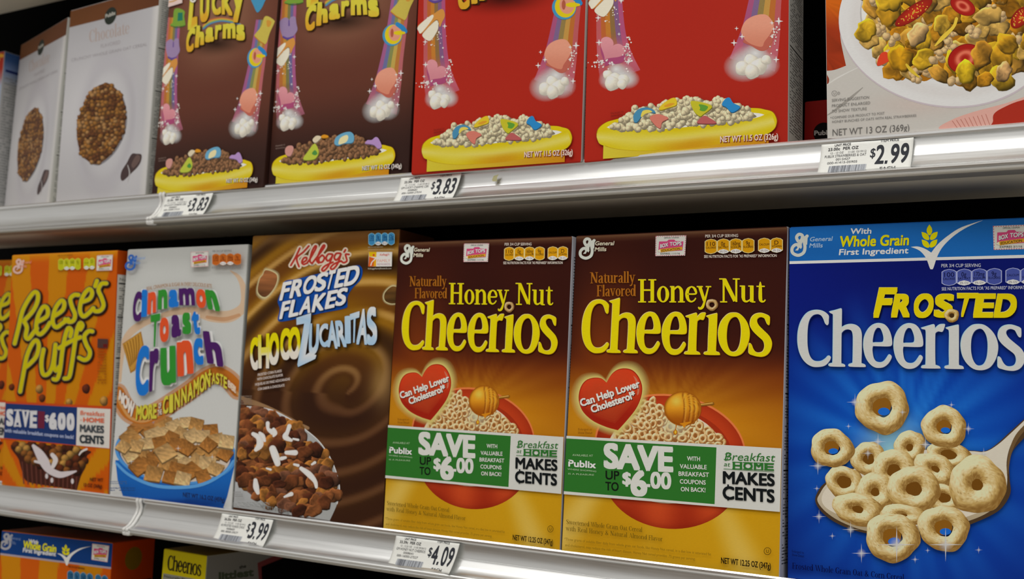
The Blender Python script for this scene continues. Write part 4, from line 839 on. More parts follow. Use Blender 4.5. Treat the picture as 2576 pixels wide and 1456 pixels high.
# ------------------------------------------------------------------ artwork: white carton with coloured letters and blue bowl
PUR, BLU, ORA, GRN = (66, 26, 88), (24, 104, 186), (200, 74, 36), (44, 128, 44)
def art_toast(k):
    W, H = POSE['ctc'][6:8]
    k.part('front_picture'); backdrop(k, W, H, lambda s, t: mixc((176, 178, 176), (188, 189, 188), t + 0 * s) * 1.0, 8, 12)
    k.crop(280, 610, 3.733)
    tan = (190, 150, 112)
    k.stroke([(1120, 265, 10), (1200, 330, 40), (1245, 450, 60), (1240, 600, 80), (1120, 690, 110), (950, 690, 110), (800, 650, 90), (600, 650, 60), (400, 720, 50), (230, 800, 70), (130, 920, 60), (95, 1100, 40), (80, 1300, 30)], 1, (206, 176, 146), a=.75)
    k.stroke([(900, 700, 30), (1060, 720, 40), (1200, 680, 30)], 1, (196, 150, 110), a=.6)
    sq = [(105, 950), (280, 832), (305, 960), (225, 1200), (180, 1228)]
    k.poly(sq, (150, 104, 34)); k.poly([(112, 955), (272, 845), (292, 960), (218, 1185), (184, 1208)], (176, 130, 52))
    for i in range(6): k.stroke([(125 + i * 26, 960 - i * 18), (150 + i * 22, 1040 - i * 10), (180 + i * 12, 1160 - i * 14)], 9, (136, 92, 30), a=.7)
    # bowl
    k.part('bowl_picture').crop(280, 900, 3.733)
    k.poly([(38, 960), (60, 1150), (110, 1300), (240, 1330), (500, 1360), (800, 1400), (1040, 1440), (1040, 1440), (1090, 1300), (1130, 1130), (1170, 960), (1170, 960)], lambda x, y: mixc((24, 92, 170), (10, 40, 110), np.clip(sm(x, 100, 600) * (1 - sm(x, 700, 1150)) * .9 + sm(y, 1100, 1400) * .3, 0, 1)))
    k.ell(605, 890, 572, 296, (74, 136, 196), .09, nt=64); k.ell(608, 884, 548, 276, (16, 74, 150), .09, nt=64); k.ell(600, 905, 520, 258, (188, 176, 164), .09, nt=64)
    reg = [(70, 870), (130, 720), (220, 640), (450, 610), (690, 580), (800, 600), (950, 650), (1100, 800), (1090, 880), (1040, 990), (920, 1100), (680, 1140), (520, 1130), (330, 1090), (180, 1000)]
    rg = np.random.RandomState(9); k.cycle(48)
    for i, (x, y) in enumerate(scatter(reg, 88, 6)):
        r = rg.uniform(88, 118); a0 = rg.uniform(0, 1.5); c = np.array([(190, 150, 96), (172, 126, 70), (202, 168, 118), (160, 106, 50)][rg.randint(4)], float); q = [(x + r * rg.uniform(.85, 1.1) * math.cos(a0 + j * math.pi / 2), y + .86 * r * rg.uniform(.8, 1.1) * math.sin(a0 + j * math.pi / 2)) for j in range(4)]
        q2 = [(a, b + 16) for a, b in q]; k.poly(q2, tuple(c * .55)); ph = rg.rand(2) * 6
        def fq(s, t, c=c, ph=ph, rg=rg): return np.clip(c[None] * (1.04 - .25 * t + .1 * np.sin(s * 16 + ph[0]) * np.sin(t * 16 + ph[1]) + rg.randn(len(s)) * .06)[:, None], 0, 240)
        k.grid(8, 8, fq, corners=q)
    k.cycle()
    for x, y in ((630, 850), (950, 930), (190, 972)): k.star(x, y, 30, (226, 224, 216))
    k.poly([(60, 985), (180, 1090), (400, 1180), (640, 1200), (860, 1170), (1050, 1070), (1140, 960), (1150, 985), (1060, 1095), (870, 1200), (640, 1232), (390, 1210), (170, 1115), (45, 1000)], (84, 146, 204), smooth=True)
    # ribbon
    k.part('ribbon')
    rb = [(60, 330), (110, 430), (180, 520), (300, 555), (440, 500), (600, 400), (760, 290), (880, 190), (990, 150), (1100, 200), (1190, 300)]
    k.stroke([(x, y, 190) for x, y in rb], 1, (196, 132, 70), a=.5); k.stroke([(x, y, 130) for x, y in rb], 1, (170, 98, 30)); k.stroke([(x, y + 40, 26) for x, y in rb], 1, (206, 156, 96), a=.7)
    for s, q, c in (('NOW', ((70, 385), (205, 575), (225, 430), (80, 300)), (206, 198, 190)), ('MORE', ((232, 585), (428, 570), (430, 425), (240, 450)), (186, 178, 60)), ('OF', ((446, 480), (474, 470), (474, 415), (446, 425)), (196, 186, 176)), ('THE', ((440, 540), (478, 530), (478, 480), (440, 490)), (196, 186, 176))):
        k.L4(s, *[(x + 5, y + 5) for x, y in q], (90, 44, 14), .08); k.L4(s, *q, c, .05)
    word = 'CINNAMON'; px = [(490, 540), (545, 520), (600, 490), (665, 450), (725, 410), (782, 372), (838, 335), (890, 300)]
    for i, ch in enumerate(word):
        x, y = px[i]; w = 30 if ch == 'I' else 50
        if ch == 'I': x += 8; 
        q = ((x, y), (x + w, y - w * .6), (x + w, y - w * .6 - 165), (x, y - 160)); k.L4(ch, *[(a + 5, b + 5) for a, b in q], (90, 44, 14), .06); k.L4(ch, *q, (190, 182, 60), .03)
    for i, ch in enumerate('TASTE'):
        x = 920 + i * 37; y = 248 + (i - 1.5) ** 2 * 5 - 2; q = ((x, y), (x + 32, y + (i - 1.5) * 6), (x + 32, y + (i - 1.5) * 6 - 105), (x, y - 108)); k.L4(ch, *[(a + 4, b + 4) for a, b in q], (90, 44, 14), .06); k.L4(ch, *q, (190, 182, 60), .03)
    k.T('EVER!', (1112, 270), (1180, 330), 60, (200, 180, 160), .04)
    # coloured letters
    k.part('title_lettering').crop(280, 610, 3.733)
    LT = [('C', (212,752),(300,738),(308,455),(236,472),PUR), ('i', (305,715),(345,700),(352,450),(318,456),BLU), ('n', (358,685),(440,662),(440,470),(368,480),ORA), ('n', (458,640),(548,625),(545,447),(462,455),GRN), ('a', (562,612),(655,600),(645,435),(565,447),BLU), ('m', (665,598),(810,600),(800,435),(655,437),PUR), ('o', (824,612),(915,620),(905,442),(816,440),ORA), ('n', (940,632),(1045,655),(990,465),(903,447),GRN),
          ('T', (405,995),(450,975),(484,672),(393,690),GRN), ('o', (480,945),(565,925),(562,702),(478,712),ORA), ('a', (590,900),(682,868),(660,672),(588,682),PUR), ('s', (697,868),(780,855),(757,652),(690,668),GRN), ('t', (800,862),(858,855),(840,635),(768,642),BLU),
          ('C', (240,1450),(372,1430),(382,958),(270,985),BLU), ('r', (380,1420),(435,1385),(475,1000),(388,1040),PUR), ('u', (492,1345),(635,1300),(628,955),(488,985),GRN), ('n', (652,1272),(800,1235),(775,922),(640,950),ORA), ('c', (805,1150),(892,1150),(880,898),(795,902),BLU), ('h', (935,1130),(1078,1168),(1030,860),(885,832),PUR)]
    for ch, a, b, c, d, col in LT: k.L4(ch, a, b, c, d, (216, 218, 216), .08)
    for ch, a, b, c, d, col in LT: k.L4(ch, a, b, c, d, col, .044)
    k.T('REAL CINNAMON & SUGAR IN EVERY DELICIOUS BITE', (360, 455), (970, 430), 34, (150, 120, 96), .02, warp=lambda X, Y: np.stack([0 * X, -120 * X * (1 - X)], 1))
    k.part('maker_emblem'); k.emblem(152, 115, 152, (40, 88, 164)); k.T('General', (235, 165), (342, 158), 24, (110, 140, 186), .01, up=(.2, -1)); k.T('Mills', (236, 208), (296, 205), 24, (110, 140, 186), .01, up=(.2, -1))
    k.part('school_coupon'); coupon_stamp(k, (772, 92), (940, 84), (938, 228), (776, 236))
    k.part('nutrition_panel'); k.T('PER 3/4 CUP SERVING', (980, 96), (1158, 90), 18, (96, 96, 96), .01)
    nutrition(k, 976, 110, 68, 110, 4, (172, 88, 26), (186, 110, 50), [('130', 'CALORIES'), ('0g', 'SAT FAT'), ('180mg', 'SODIUM'), ('9g', 'SUGARS')], (110, 44, 14), dy=-.02)
    k.T('SEE NUTRITION FACTS FOR MORE INFORMATION', (972, 248), (1245, 244), 18, (110, 110, 112), .01)
    k.part('small_print').crop(280, 900, 3.733); text_block(k, 20, 180, 1155, 1190, 2, (60, 84, 120), 2, .95, .1); text_block(k, 20, 255, 1215, 1255, 2, (30, 60, 110), 3, .95, .14); k.T('NET WT 16.2 OZ (459g)', (705, 1300), (1095, 1352), 40, (22, 36, 76), .03)

# ------------------------------------------------------------------ artwork: orange peanut-butter puffs
REE = [[(150, 920), (190, 760), (228, 600), (290, 480), (345, 412), (380, 430), (376, 505), (330, 600), (240, 700)], [(240, 695), (272, 760), (260, 850), (290, 872), (335, 815), (372, 770)],
       [(385, 702), (470, 650), (478, 580), (440, 553), (395, 620), (370, 700), (365, 790), (400, 830), (450, 790), (500, 715)], [(540, 650), (625, 590), (642, 520), (612, 495), (560, 560), (532, 650), (530, 720), (565, 760), (620, 722), (680, 680)],
       [(782, 440), (740, 440), (702, 480), (720, 560), (748, 630), (735, 690), (690, 706), (650, 680)], [(805, 512), (890, 480), (918, 420), (890, 380), (840, 430), (805, 515), (798, 600), (830, 652), (880, 622), (930, 570)], [(965, 300), (948, 352)], [(1058, 325), (1010, 330), (980, 390), (1008, 460), (1030, 540), (1000, 592), (950, 600), (925, 572)],
       [(205, 1395), (235, 1230), (270, 1050), (320, 930), (365, 888), (390, 940), (368, 1040), (312, 1110), (258, 1155)], [(437, 980), (418, 1080), (418, 1170), (440, 1230), (490, 1212), (530, 1120), (555, 930)], [(552, 1000), (540, 1130), (560, 1190), (592, 1150)],
       [(702, 850), (712, 790), (682, 768), (650, 850), (622, 1000), (600, 1180), (572, 1270), (535, 1272)], [(590, 965), (700, 900), (800, 858)], [(802, 780), (822, 740), (796, 718), (765, 800), (742, 950), (715, 1130), (690, 1250), (645, 1266)], [(920, 800), (882, 798), (840, 850), (860, 930), (895, 1000), (882, 1060), (840, 1082), (790, 1060)]]
def orange_rays(s, t):
    ang = np.arctan2(s - .42, 1.0 - t + .15); st = (np.sin(ang * 19 + .9) > 0).astype(float); c = mixc((180, 78, 2), (178, 114, 4), st)
    return mixc(c, (190, 126, 10), np.exp(-(t / .02) ** 2) * .8)
def art_puffs(k):
    W, H = POSE['reese'][6:8]
    k.part('front_picture'); backdrop(k, W, H, orange_rays, 110, 60)
    k.crop(0, 950, 4.853)
    for x, y, r, c in ((143, 115, 44, (104, 44, 16)), (482, 140, 56, (170, 124, 60)), (515, 250, 50, (110, 52, 22)), (1052, 135, 60, (96, 40, 22)), (845, 300, 48, (176, 130, 60)), (1270, 285, 60, (176, 130, 64))): k.puff(x, y, r, c, int(x), lob=.08, asp=.85, dark=.45)
    k.part('cup_picture')
    k.poly([(180, 800), (230, 1000), (280, 1170), (340, 1270), (600, 1320), (940, 1370), (940, 1370), (990, 1200), (1050, 1080), (1060, 960), (1050, 880)], (58, 26, 18), smooth=True)
    for i in range(13): x = 270 + i * 56; k.stroke([(x, 1030 + i * 8), (x + 22 - i * 3, 1290 + i * 6)], 16, (98, 54, 44), a=.8)
    reg = [(190, 820), (400, 820), (800, 850), (1040, 900), (1050, 1050), (960, 1150), (700, 1130), (480, 1060), (260, 960)]; rg = np.random.RandomState(2); k.cycle(40)
    for i, (x, y) in enumerate(scatter(reg, 62, 8)): k.puff(x, y, rg.uniform(44, 60), [(172, 128, 62), (92, 44, 20), (130, 80, 34), (70, 32, 16)][rg.randint(4)], i, .08, .4)
    k.cycle()
    k.stroke([(410, 830, 40), (480, 920, 100), (540, 1020, 120), (600, 1120, 90), (720, 1180, 80), (820, 1170, 60), (930, 1140, 20)], 1, (190, 182, 186)); k.stroke([(640, 940, 50), (680, 1000, 60), (650, 1080, 50)], 1, (196, 190, 190)); k.stroke([(1060, 870, 26), (1000, 900, 24), (970, 940, 16)], 1, (196, 190, 186)); k.stroke([(430, 1020, 30), (520, 1040, 40)], 1, (190, 184, 186))
    for x, y in ((572, 1200), (636, 1250), (886, 1262)): k.ell(x, y, 18, 32, (190, 182, 184))
    k.part('savings_band')
    k.poly([(60, 285), (1360, 350), (1345, 868), (30, 750)], (176, 64, 22)); k.poly([(72, 312), (948, 360), (930, 822), (48, 735)], (26, 48, 98)); k.poly([(945, 362), (1352, 382), (1338, 862), (932, 824)], (196, 192, 186))
    k.part('savings_lettering', under='savings_band'); w = (190, 190, 194)
    for i, ch in enumerate('SAVE'):
        x = 78 + i * 96; y = 588 + i * 7; q = ((x, y), (x + 86, y + 5), (x + 90, y - 205), (x + 4, y - 208)); k.L4(ch, *q, w, .05)
        if ch != 'S':
            k.rect(x - 4, y - 18, x + 90, y, w, .9) if ch != 'V' else None; k.rect(x, y - 208, x + 92, y - 190, w, .9)
    k.T('UP TO', (470, 610), (548, 420), 1, (110, 34, 50)) if False else k.poly([(468, 405), (552, 412), (545, 620), (466, 612)], (110, 34, 54), a=.75)
    k.T('$', (556, 528), (600, 532), 75, w, .03)
    for i, ch in enumerate('600'): x = 602 + i * 108; k.L4(ch, (x, 625 + i * 8), (x + 96, 632 + i * 8), (x + 98, 425 + i * 5), (x + 2, 420 + i * 5), w, .06)
    k.poly([(690, 612), (706, 613), (706, 634), (690, 632)], w); k.T('with valuable breakfast coupons on back!', (62, 660), (905, 745), 44, (150, 160, 190), .03)
    k.T('Breakfast', (985, 450), (1280, 470), 50, (200, 110, 84), .02, up=(.1, -1)); k.T('HOME', (1025, 535), (1275, 548), 50, (196, 96, 66), .05); k.T('at', (985, 520), (1010, 522), 20, (196, 110, 80)); k.T('MAKES', (985, 655), (1272, 672), 82, (60, 66, 72), .04); k.T('CENTS', (982, 790), (1270, 808), 92, (40, 48, 54), .04)
    k.part('title_lettering').crop(0, 630, 3.934)
    k.cycle(3)
    for st in REE: k.stroke([(x + 6, y + 9) for x, y in st], 78, (34, 16, 6), n=4)
    k.cycle(); k.cycle(3)
    for st in REE: k.stroke(st, 52, (108, 100, 70), n=4)
    k.cycle(); k.cycle(3)
    for st in REE: k.stroke(st, 38, (178, 168, 4), n=4)
    k.cycle()
    k.part('maker_emblem'); k.emblem(130, 82, 150, (196, 164, 156)); k.T('General', (210, 132), (312, 126), 24, (196, 130, 104), .02, up=(.2, -1)); k.T('Mills', (210, 170), (268, 168), 24, (196, 130, 104), .02, up=(.2, -1))
    k.part('nutrition_panel'); nutrition(k, 582, 80, 56, 118, 6, (168, 168, 20), (186, 186, 70), [('120', ''), ('0g', ''), ('160', ''), ('9g', ''), ('', 'CALCIUM'), ('D', '')], (90, 100, 10), dy=-.03, gap_after=(4, 28)); k.T('PER 3/4 CUP SERVING', (580, 62), (725, 52), 16, (120, 60, 6)); k.T('SEE NUTRITION FACTS FOR INFORMATION', (580, 212), (930, 200), 15, (130, 66, 6))
    k.part('school_coupon'); coupon_stamp(k, (966, 50), (1124, 42), (1116, 198), (960, 202))
    k.part('small_print'); k.poly([(975, 872), (1078, 876), (1074, 966), (972, 962)], (70, 48, 46)); k.rect(1030, 925, 1070, 960, (90, 20, 20)); text_block(k, 975, 1060, 985, 1330, 12, (140, 74, 8), 4, .8)
    k.crop(0, 950, 4.853); k.T('NET WT', (1110, 1258), (1268, 1268), 40, (70, 26, 8), .03); k.T('13 OZ (368g)', (1035, 1325), (1255, 1345), 40, (70, 26, 8), .03)

# ------------------------------------------------------------------ artwork: marshmallow cereal (red and chocolate)
def heart_pts(cx, cy, r, rot=0, sq=1.): 
    out = []
    for i in range(26):
        q = i * 2 * math.pi / 26; x = .94 * math.sin(q) ** 3; y = -(13 * math.cos(q) - 5 * math.cos(2 * q) - 2 * math.cos(3 * q) - math.cos(4 * q)) / 17
        c, s = math.cos(rot), math.sin(rot); x, y = x * r, y * r * sq; out.append((cx + x * c - y * s, cy + x * s + y * c))
    return out
def art_marsh(choc):
    def art(k):
        W, H = .1893, .28
        F2 = photo_to_face('lcr2', W); F1 = photo_to_face('lcc1', W); FR = photo_to_face('lcr1', W); FC = photo_to_face('lcc2', W)
        sh = lambda dx, dz: (lambda W_: W_ + np.array([dx, 0, dz]))
        S_RED = sh(-.0075, .0) if choc else None; S_BRN = None if choc else sh(.009, -.0125)
        k.part('front_picture')
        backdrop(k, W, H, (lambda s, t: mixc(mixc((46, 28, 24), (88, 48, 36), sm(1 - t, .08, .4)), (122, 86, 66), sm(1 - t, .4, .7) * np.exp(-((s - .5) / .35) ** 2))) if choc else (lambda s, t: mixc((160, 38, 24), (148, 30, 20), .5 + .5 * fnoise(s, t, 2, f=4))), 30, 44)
        # rainbows: two soft bands of stripes
        k.post = S_RED; k.face = F2; k.crop(1460, 0, 4.77)
        for pl, pr in (([(190, -900), (180, -300), (190, 50), (195, 500), (215, 800), (245, 1010)], [(480, -900), (490, -300), (505, 50), (545, 400), (620, 640), (720, 840)]), ([(2160, -900), (2080, -300), (2010, 50), (1940, 330), (1850, 560), (1790, 700)], [(2480, -900), (2440, -300), (2410, 50), (2395, 400), (2365, 700), (2335, 860)])):
            A = catmull(pl, False, 5); Bq = catmull(pr, False, 5); cols = [(196, 110, 116), (196, 130, 60), (206, 178, 90), (140, 150, 90), (110, 120, 170), (170, 100, 150)] if pl[0][0] > 1000 else [(196, 110, 116), (196, 120, 60), (206, 150, 60), (130, 130, 80), (110, 110, 160), (180, 100, 150)]
            if pl[0][0] > 1000: cols = cols[::-1]
            for j, c in enumerate(cols):
                u0, u1 = j / 6, (j + 1) / 6; L = A * (1 - u0) + Bq * u0; R = A * (1 - u1) + Bq * u1; n = len(L); P = np.concatenate([L, R]); T = []
                for i in range(n - 1): T += [(i, n + i, n + i + 1), (i, n + i + 1, i + 1)]
                yy = P[:, 1]; a = np.where(yy > 420, .45, .62 if choc else .5) * (1 - sm(yy, 700, 1000) * .6)
                cc = mixc(c, (226, 130, 150), sm(yy, 380, 620) * .8); k.add(P, T, cc, np.clip(a, 0, .97))
        for x, y, r in ((480, 900, 150), (380, 960, 130), (560, 950, 120), (430, 830, 90), (2050, 720, 190), (1960, 800, 190), (2180, 780, 170), (2100, 640, 120)): k.glow(x, y, r * 1.3, r, (226, 214, 206), .95, p=1.0)
        rg = np.random.RandomState(12)
        for x, y, r in [(330, 900, 60), (420, 950, 80), (520, 960, 70), (380, 1000, 90), (500, 1010, 60), (2050, 740, 90), (1950, 820, 90), (2140, 800, 100), (2230, 720, 60), (2060, 860, 90)]: k.puff(x, y, r, (212, 206, 192), int(x), .1, .8, nt=18, nr=5)
        k.part('heart_marshmallow_picture')
        k.poly([(x, y + 70) for x, y in heart_pts(372, 600, 172, .55, .9)], (150, 66, 104), smooth=True); k.poly(heart_pts(370, 590, 172, .55, .9), lambda x, y: mixc((196, 132, 140), (184, 118, 128), sm(y, 450, 720)), smooth=True)
        k.part('peach_marshmallow_picture'); k.poly([(1960, 480), (2060, 555), (2160, 610), (2240, 590), (2310, 470), (2330, 330), (2250, 230), (2180, 180), (2180, 180), (2330, 330)], (168, 88, 74), smooth=True)
        k.poly([(2170, 172), (2250, 190), (2310, 270), (2318, 330), (2270, 420), (2210, 500), (2180, 560), (2090, 545), (2000, 500), (1945, 430), (1930, 360), (1975, 260), (2060, 200)], lambda x, y: mixc((202, 138, 116), (190, 120, 98), sm(y, 250, 540)), smooth=True)
        k.part('sparkles')
        for x, y, r in [(225, 510, 34), (550, 560, 30), (575, 740, 34), (265, 750, 26), (355, 760, 20), (390, 770, 22), (205, 665, 20), (2382, 255, 42), (2300, 275, 24), (2320, 350, 22), (1875, 342, 22), (1845, 515, 34), (1940, 440, 30), (2350, 715, 34), (2295, 435, 20), (215, 215, 30), (490, 10, 30), (465, 410, 18), (585, 452, 16)]: k.star(x, y, r * 1.25, (226, 218, 212), a=.95, k=.28)
        k.cycle(2)
        for _ in range(130):
            b = rg.randint(4); cx, cy, sx, sy = [(570, 640, 40, 110), (2340, 440, 40, 130), (240, 770, 90, 50), (340, 120, 100, 130)][b]; k.ell(cx + rg.randn() * sx * .7, cy + rg.randn() * sy * .7, *([rg.uniform(5, 13)] * 2), (222, 200, 196), nt=6)
        k.cycle()
        # marshmallow and rainbow shapes higher up
        k.post = sh(-.0075, .0045) if choc else None
        k.part('star_marshmallow_picture').face = FR; k.crop(1030, 0, 4.853)
        k.poly([(285, 180), (400, 110), (435, 190), (400, 270), (370, 330), (330, 240), (150, 410), (110, 350), (120, 300)], (186, 128, 60), smooth=True); k.poly([(270, 185), (110, 320), (115, 385), (150, 400), (285, 230)], (206, 200, 184), smooth=True); k.poly([(330, 250), (200, 370), (160, 440), (250, 500), (330, 400), (355, 320)], (204, 198, 180), smooth=True)
        k.part('rainbow_marshmallow_picture'); k.ell(1890, 90, 148, 150, (60, 130, 170)); k.ell(1905, 80, 128, 135, (196, 176, 20)); k.ell(1925, 60, 92, 110, (196, 134, 110)); k.stroke([(1960, -60, 60), (2040, -10, 70), (2085, 40, 60)], 1, (40, 118, 172)); k.stroke([(1930, 60, 40), (1990, 60, 60), (2070, 60, 30)], 1, (196, 176, 20)); k.ell(1885, 60, 24, 60, (156, 80, 60))
        k.post = None if choc else sh(.006, .004); k.part('horseshoe_marshmallow_picture').face = FC; k.crop(670, 0, 5.6)
        k.poly([(200, 290), (260, 250), (310, 260), (320, 290), (350, 240), (410, 240), (425, 330), (440, 420), (390, 500), (310, 540), (240, 530), (200, 420), (190, 340)], (136, 116, 150), smooth=True); k.stroke([(322, 290, 18), (322, 360, 22)], 1, (92, 72, 128)); k.stroke([(240, 520, 24), (300, 545, 30), (380, 520, 20)], 1, (84, 62, 130))
        k.part('hourglass_marshmallow_picture').face = F1; k.crop(400, 0, 7.28)
        k.poly([(1960, 310), (2040, 300), (2140, 370), (2140, 420), (2060, 600), (2000, 780), (1950, 800), (1860, 740), (1780, 660), (1800, 610), (1900, 480)], (176, 160, 70), smooth=True); k.poly([(2000, 380), (2040, 365), (2090, 400), (2060, 480), (2010, 480)], (180, 130, 50), smooth=True); k.stroke([(1780, 660), (1860, 740), (1950, 800)], 18, (170, 110, 40))
        k.part('balloon_marshmallow_picture'); k.poly([(1720, -60), (1980, -60), (1960, 40), (1900, 160), (1830, 225), (1770, 120)], (60, 128, 164), smooth=True)
        k.part('hat_marshmallow_picture'); k.poly([(300, 200), (340, 150), (430, 160), (500, 210), (490, 300), (510, 440), (480, 470), (260, 480), (240, 440), (280, 400)], (106, 140, 50), smooth=True); k.poly([(375, 230), (460, 225), (462, 370), (365, 385)], (30, 104, 84)); k.stroke([(250, 470), (370, 500), (500, 465)], 14, (56, 96, 40))
        # title
        k.post = S_BRN; k.part('title_lettering')
        yc = lambda x, y: mixc((188, 178, 56), (190, 142, 36), sm(y, 120, 330) * (y < 440) + sm(y, 560, 900) * (y >= 440))
        LU = [('L', (560, 545), (735, 455), (740, -260), (640, -260)), ('U', (780, 430), (950, 340), (965, -200), (800, -220)), ('C', (1000, 290), (1170, 262), (1180, -160), (1010, -180)), ('K', (1190, 262), (1390, 290), (1380, -140), (1190, -160)), ('y', (1390, 420), (1615, 420), (1590, -140), (1400, -160))]
        CHA = [('C', (520, 985), (660, 930), (712, 490), (560, 560)), ('h', (690, 880), (860, 810), (868, 490), (735, 470)), ('a', (880, 780), (1045, 750), (1045, 460), (905, 530)), ('r', (1065, 738), (1145, 722), (1195, 462), (1075, 475)), ('m', (1205, 720), (1445, 715), (1440, 430), (1215, 455)), ('s', (1462, 745), (1625, 745), (1600, 450), (1462, 450))]
        k.glow(1080, 800, 700, 260, (24, 12, 8), .7, rot=-.1)
        for i, (c, w) in enumerate((((170, 96, 60), 34), ((190, 150, 50), 30), ((110, 150, 90), 26), ((80, 120, 160), 24))): k.stroke([(840, 500 + i * 22 - 40), (960, 400 + i * 22 - 30), (1160, 350 + i * 18 - 20), (1360, 380 + i * 16 - 20), (1520, 440)], w, c, a=.95)
        for dx, dy, c, b in ((10, 14, (50, 30, 14), .065), (0, 0, yc, .048)):
            for ch, *q in LU + CHA: k.L4(ch, *[(x + dx, y + dy) for x, y in q], c, b)
        k.poly([(205, 135), (470, 55), (460, -120), (210, -60)], (196, 176, 170)); k.stroke([(235, 40), (320, 20), (430, -40)], 22, (176, 130, 60)); k.ell(665, -30, 62, 80, (200, 196, 186)); k.ell(665, -40, 34, 56, (90, 80, 76))
        k.part('maker_emblem'); k.emblem(240, -520, 300, (200, 196, 186))
        # bowl
        k.post = S_RED; k.part('bowl_picture').face = F2; k.crop(1460, 220, 4.77)
        k.poly([(285, 690), (280, 860), (2265, 720), (2265, 560)], lambda x, y: mixc((190, 176, 50), (180, 120, 20), sm(x, 1000, 1900)))
        rim = [(200, 560), (225, 490), (300, 430), (400, 395), (700, 330), (1400, 260), (2060, 250), (2230, 270), (2320, 300), (2365, 380), (2362, 450), (2330, 510), (2250, 560), (2000, 620), (1500, 700), (1000, 755), (700, 765), (450, 745), (300, 705), (215, 640)]
        k.poly(rim, (140, 96, 14), smooth=True)
        def rimc(x, y):
            cy = np.interp(x, [200, 700, 1200, 1800, 2360], [600, 640, 620, 540, 400]); h = np.interp(x, [200, 700, 2360], [90, 120, 100]); v = (y - cy) / h
            c = mixc((200, 190, 96), (192, 172, 14), np.clip(np.abs(v) * 1.1, 0, 1)); c = mixc(c, (182, 130, 20), np.exp(-((x - 1350) / 420.) ** 2) * sm(v, -.3, .8) * .9); return mixc(c, (196, 182, 60), np.exp(-((x - 600) / 260.) ** 2) * .5)
        cen = np.array([1290, 520.]); Q = smooth_closed(rim, 6); k.poly([tuple(q) for q in (Q - cen) * .992 + cen], (196, 176, 16))
        top = catmull([(205, 560), (240, 520), (330, 500), (500, 512), (900, 505), (1300, 478), (1700, 440), (2100, 370), (2240, 320), (2300, 310)], False, 6); bot = catmull([(205, 600), (240, 680), (340, 712), (500, 748), (900, 758), (1300, 735), (1700, 680), (2100, 595), (2270, 550), (2350, 470)], False, 6); n = len(top); P = []; T = []
        for r in range(9): P += [tuple(top[i] * (1 - r / 8) + bot[i] * r / 8) for i in range(n)]
        for r in range(8):
            for i in range(n - 1): b = r * n + i; T += [(b, b + 1, b + n + 1), (b, b + n + 1, b + n)]
        P = np.array(P); k.add(P, T, rimc(P[:, 0], P[:, 1]))
        k.poly([(325, 482), (460, 430), (900, 360), (1700, 300), (2100, 310), (2215, 332), (2215, 332), (2100, 372), (1800, 415), (1400, 465), (1100, 495), (700, 510), (420, 508), (325, 482)], (206, 206, 200), smooth=True)
        k.part('cereal_pieces', under='bowl_picture')
        reg = [(400, 490), (520, 380), (620, 290), (780, 230), (900, 240), (1080, 190), (1250, 170), (1400, 120), (1550, 180), (1680, 130), (1800, 200), (1950, 250), (2080, 320), (2090, 370), (1700, 420), (1350, 450), (1000, 490), (600, 500)]
        rg = np.random.RandomState(21); cc = (136, 98, 68) if choc else (212, 198, 162); k.poly(reg, tuple(np.array(cc) * .55), smooth=True); k.cycle(40)
        PT = scatter(reg, 66, 5, 6000)
        MM = {230: [(820, 320, 96, (62, 120, 160), (190, 176, 90))], 1: []}
        for i, (x, y) in enumerate(PT): 
            k.puff(x, y, rg.uniform(42, 52), cc, i, .16, .56 if not choc else .45, asp=rg.uniform(1., 1.4), rot=rg.uniform(0, 3), nt=14, nr=4)
            q0 = rg.uniform(0, 6.28)
            for q in range(2): k.puff(x + 40 * math.cos(q0 + q * 2.6), y + 30 * math.sin(q0 + q * 2.6), rg.uniform(28, 38), cc, i + 500 + q * 77, .12, .58, nt=10, nr=3)
        k.cycle()
        if choc:
            k.post = None; k.face = FC; k.crop(660, 300, 6.44)
            mm = [([(390, 480), (440, 435), (510, 440), (520, 500), (480, 590), (430, 600), (390, 560)], (184, 132, 124), None), ([(680, 655), (760, 520), (845, 410), (890, 420), (930, 540), (860, 650)], (166, 176, 60), [(820, 560), (870, 505), (910, 560), (870, 590)]), ([(830, 340), (890, 275), (960, 280), (965, 310), (880, 385)], (196, 184, 158), None), ([(965, 290), (1010, 255), (1080, 270), (1080, 300), (1000, 310)], (196, 132, 30), None), ([(1185, 400), (1210, 300), (1320, 230), (1440, 210), (1500, 270), (1480, 380), (1330, 400), (1250, 430)], (94, 150, 180), [(1250, 400), (1280, 310), (1380, 260), (1410, 300), (1380, 370), (1290, 410)]), ([(1680, 390), (1720, 345), (1790, 340), (1850, 295), (1900, 320), (1950, 440), (1890, 480), (1820, 420), (1690, 400)], (160, 128, 178), None)]
            for P, c, in2 in mm:
                k.poly([(x + 5, y + 14) for x, y in P], tuple(np.array(c) * .6), smooth=True); k.poly(P, c, smooth=True)
                if in2: k.poly(in2, (206, 196, 150) if c[2] > 150 else (70, 128, 60), smooth=True)
            k.part('small_print'); k.T('NET WT 12 OZ (340g)', (1640, 835), (2275, 795), 68, (40, 24, 18), .05); k.T('NET WT 12 OZ (340g)', (1636, 832), (2272, 792), 68, (196, 190, 184), .02); k.T('ENLARGED TO', (235, 450), (388, 430), 22, (130, 112, 104)); k.T('SHOW DETAIL', (235, 492), (388, 474), 22, (130, 112, 104))
        else:
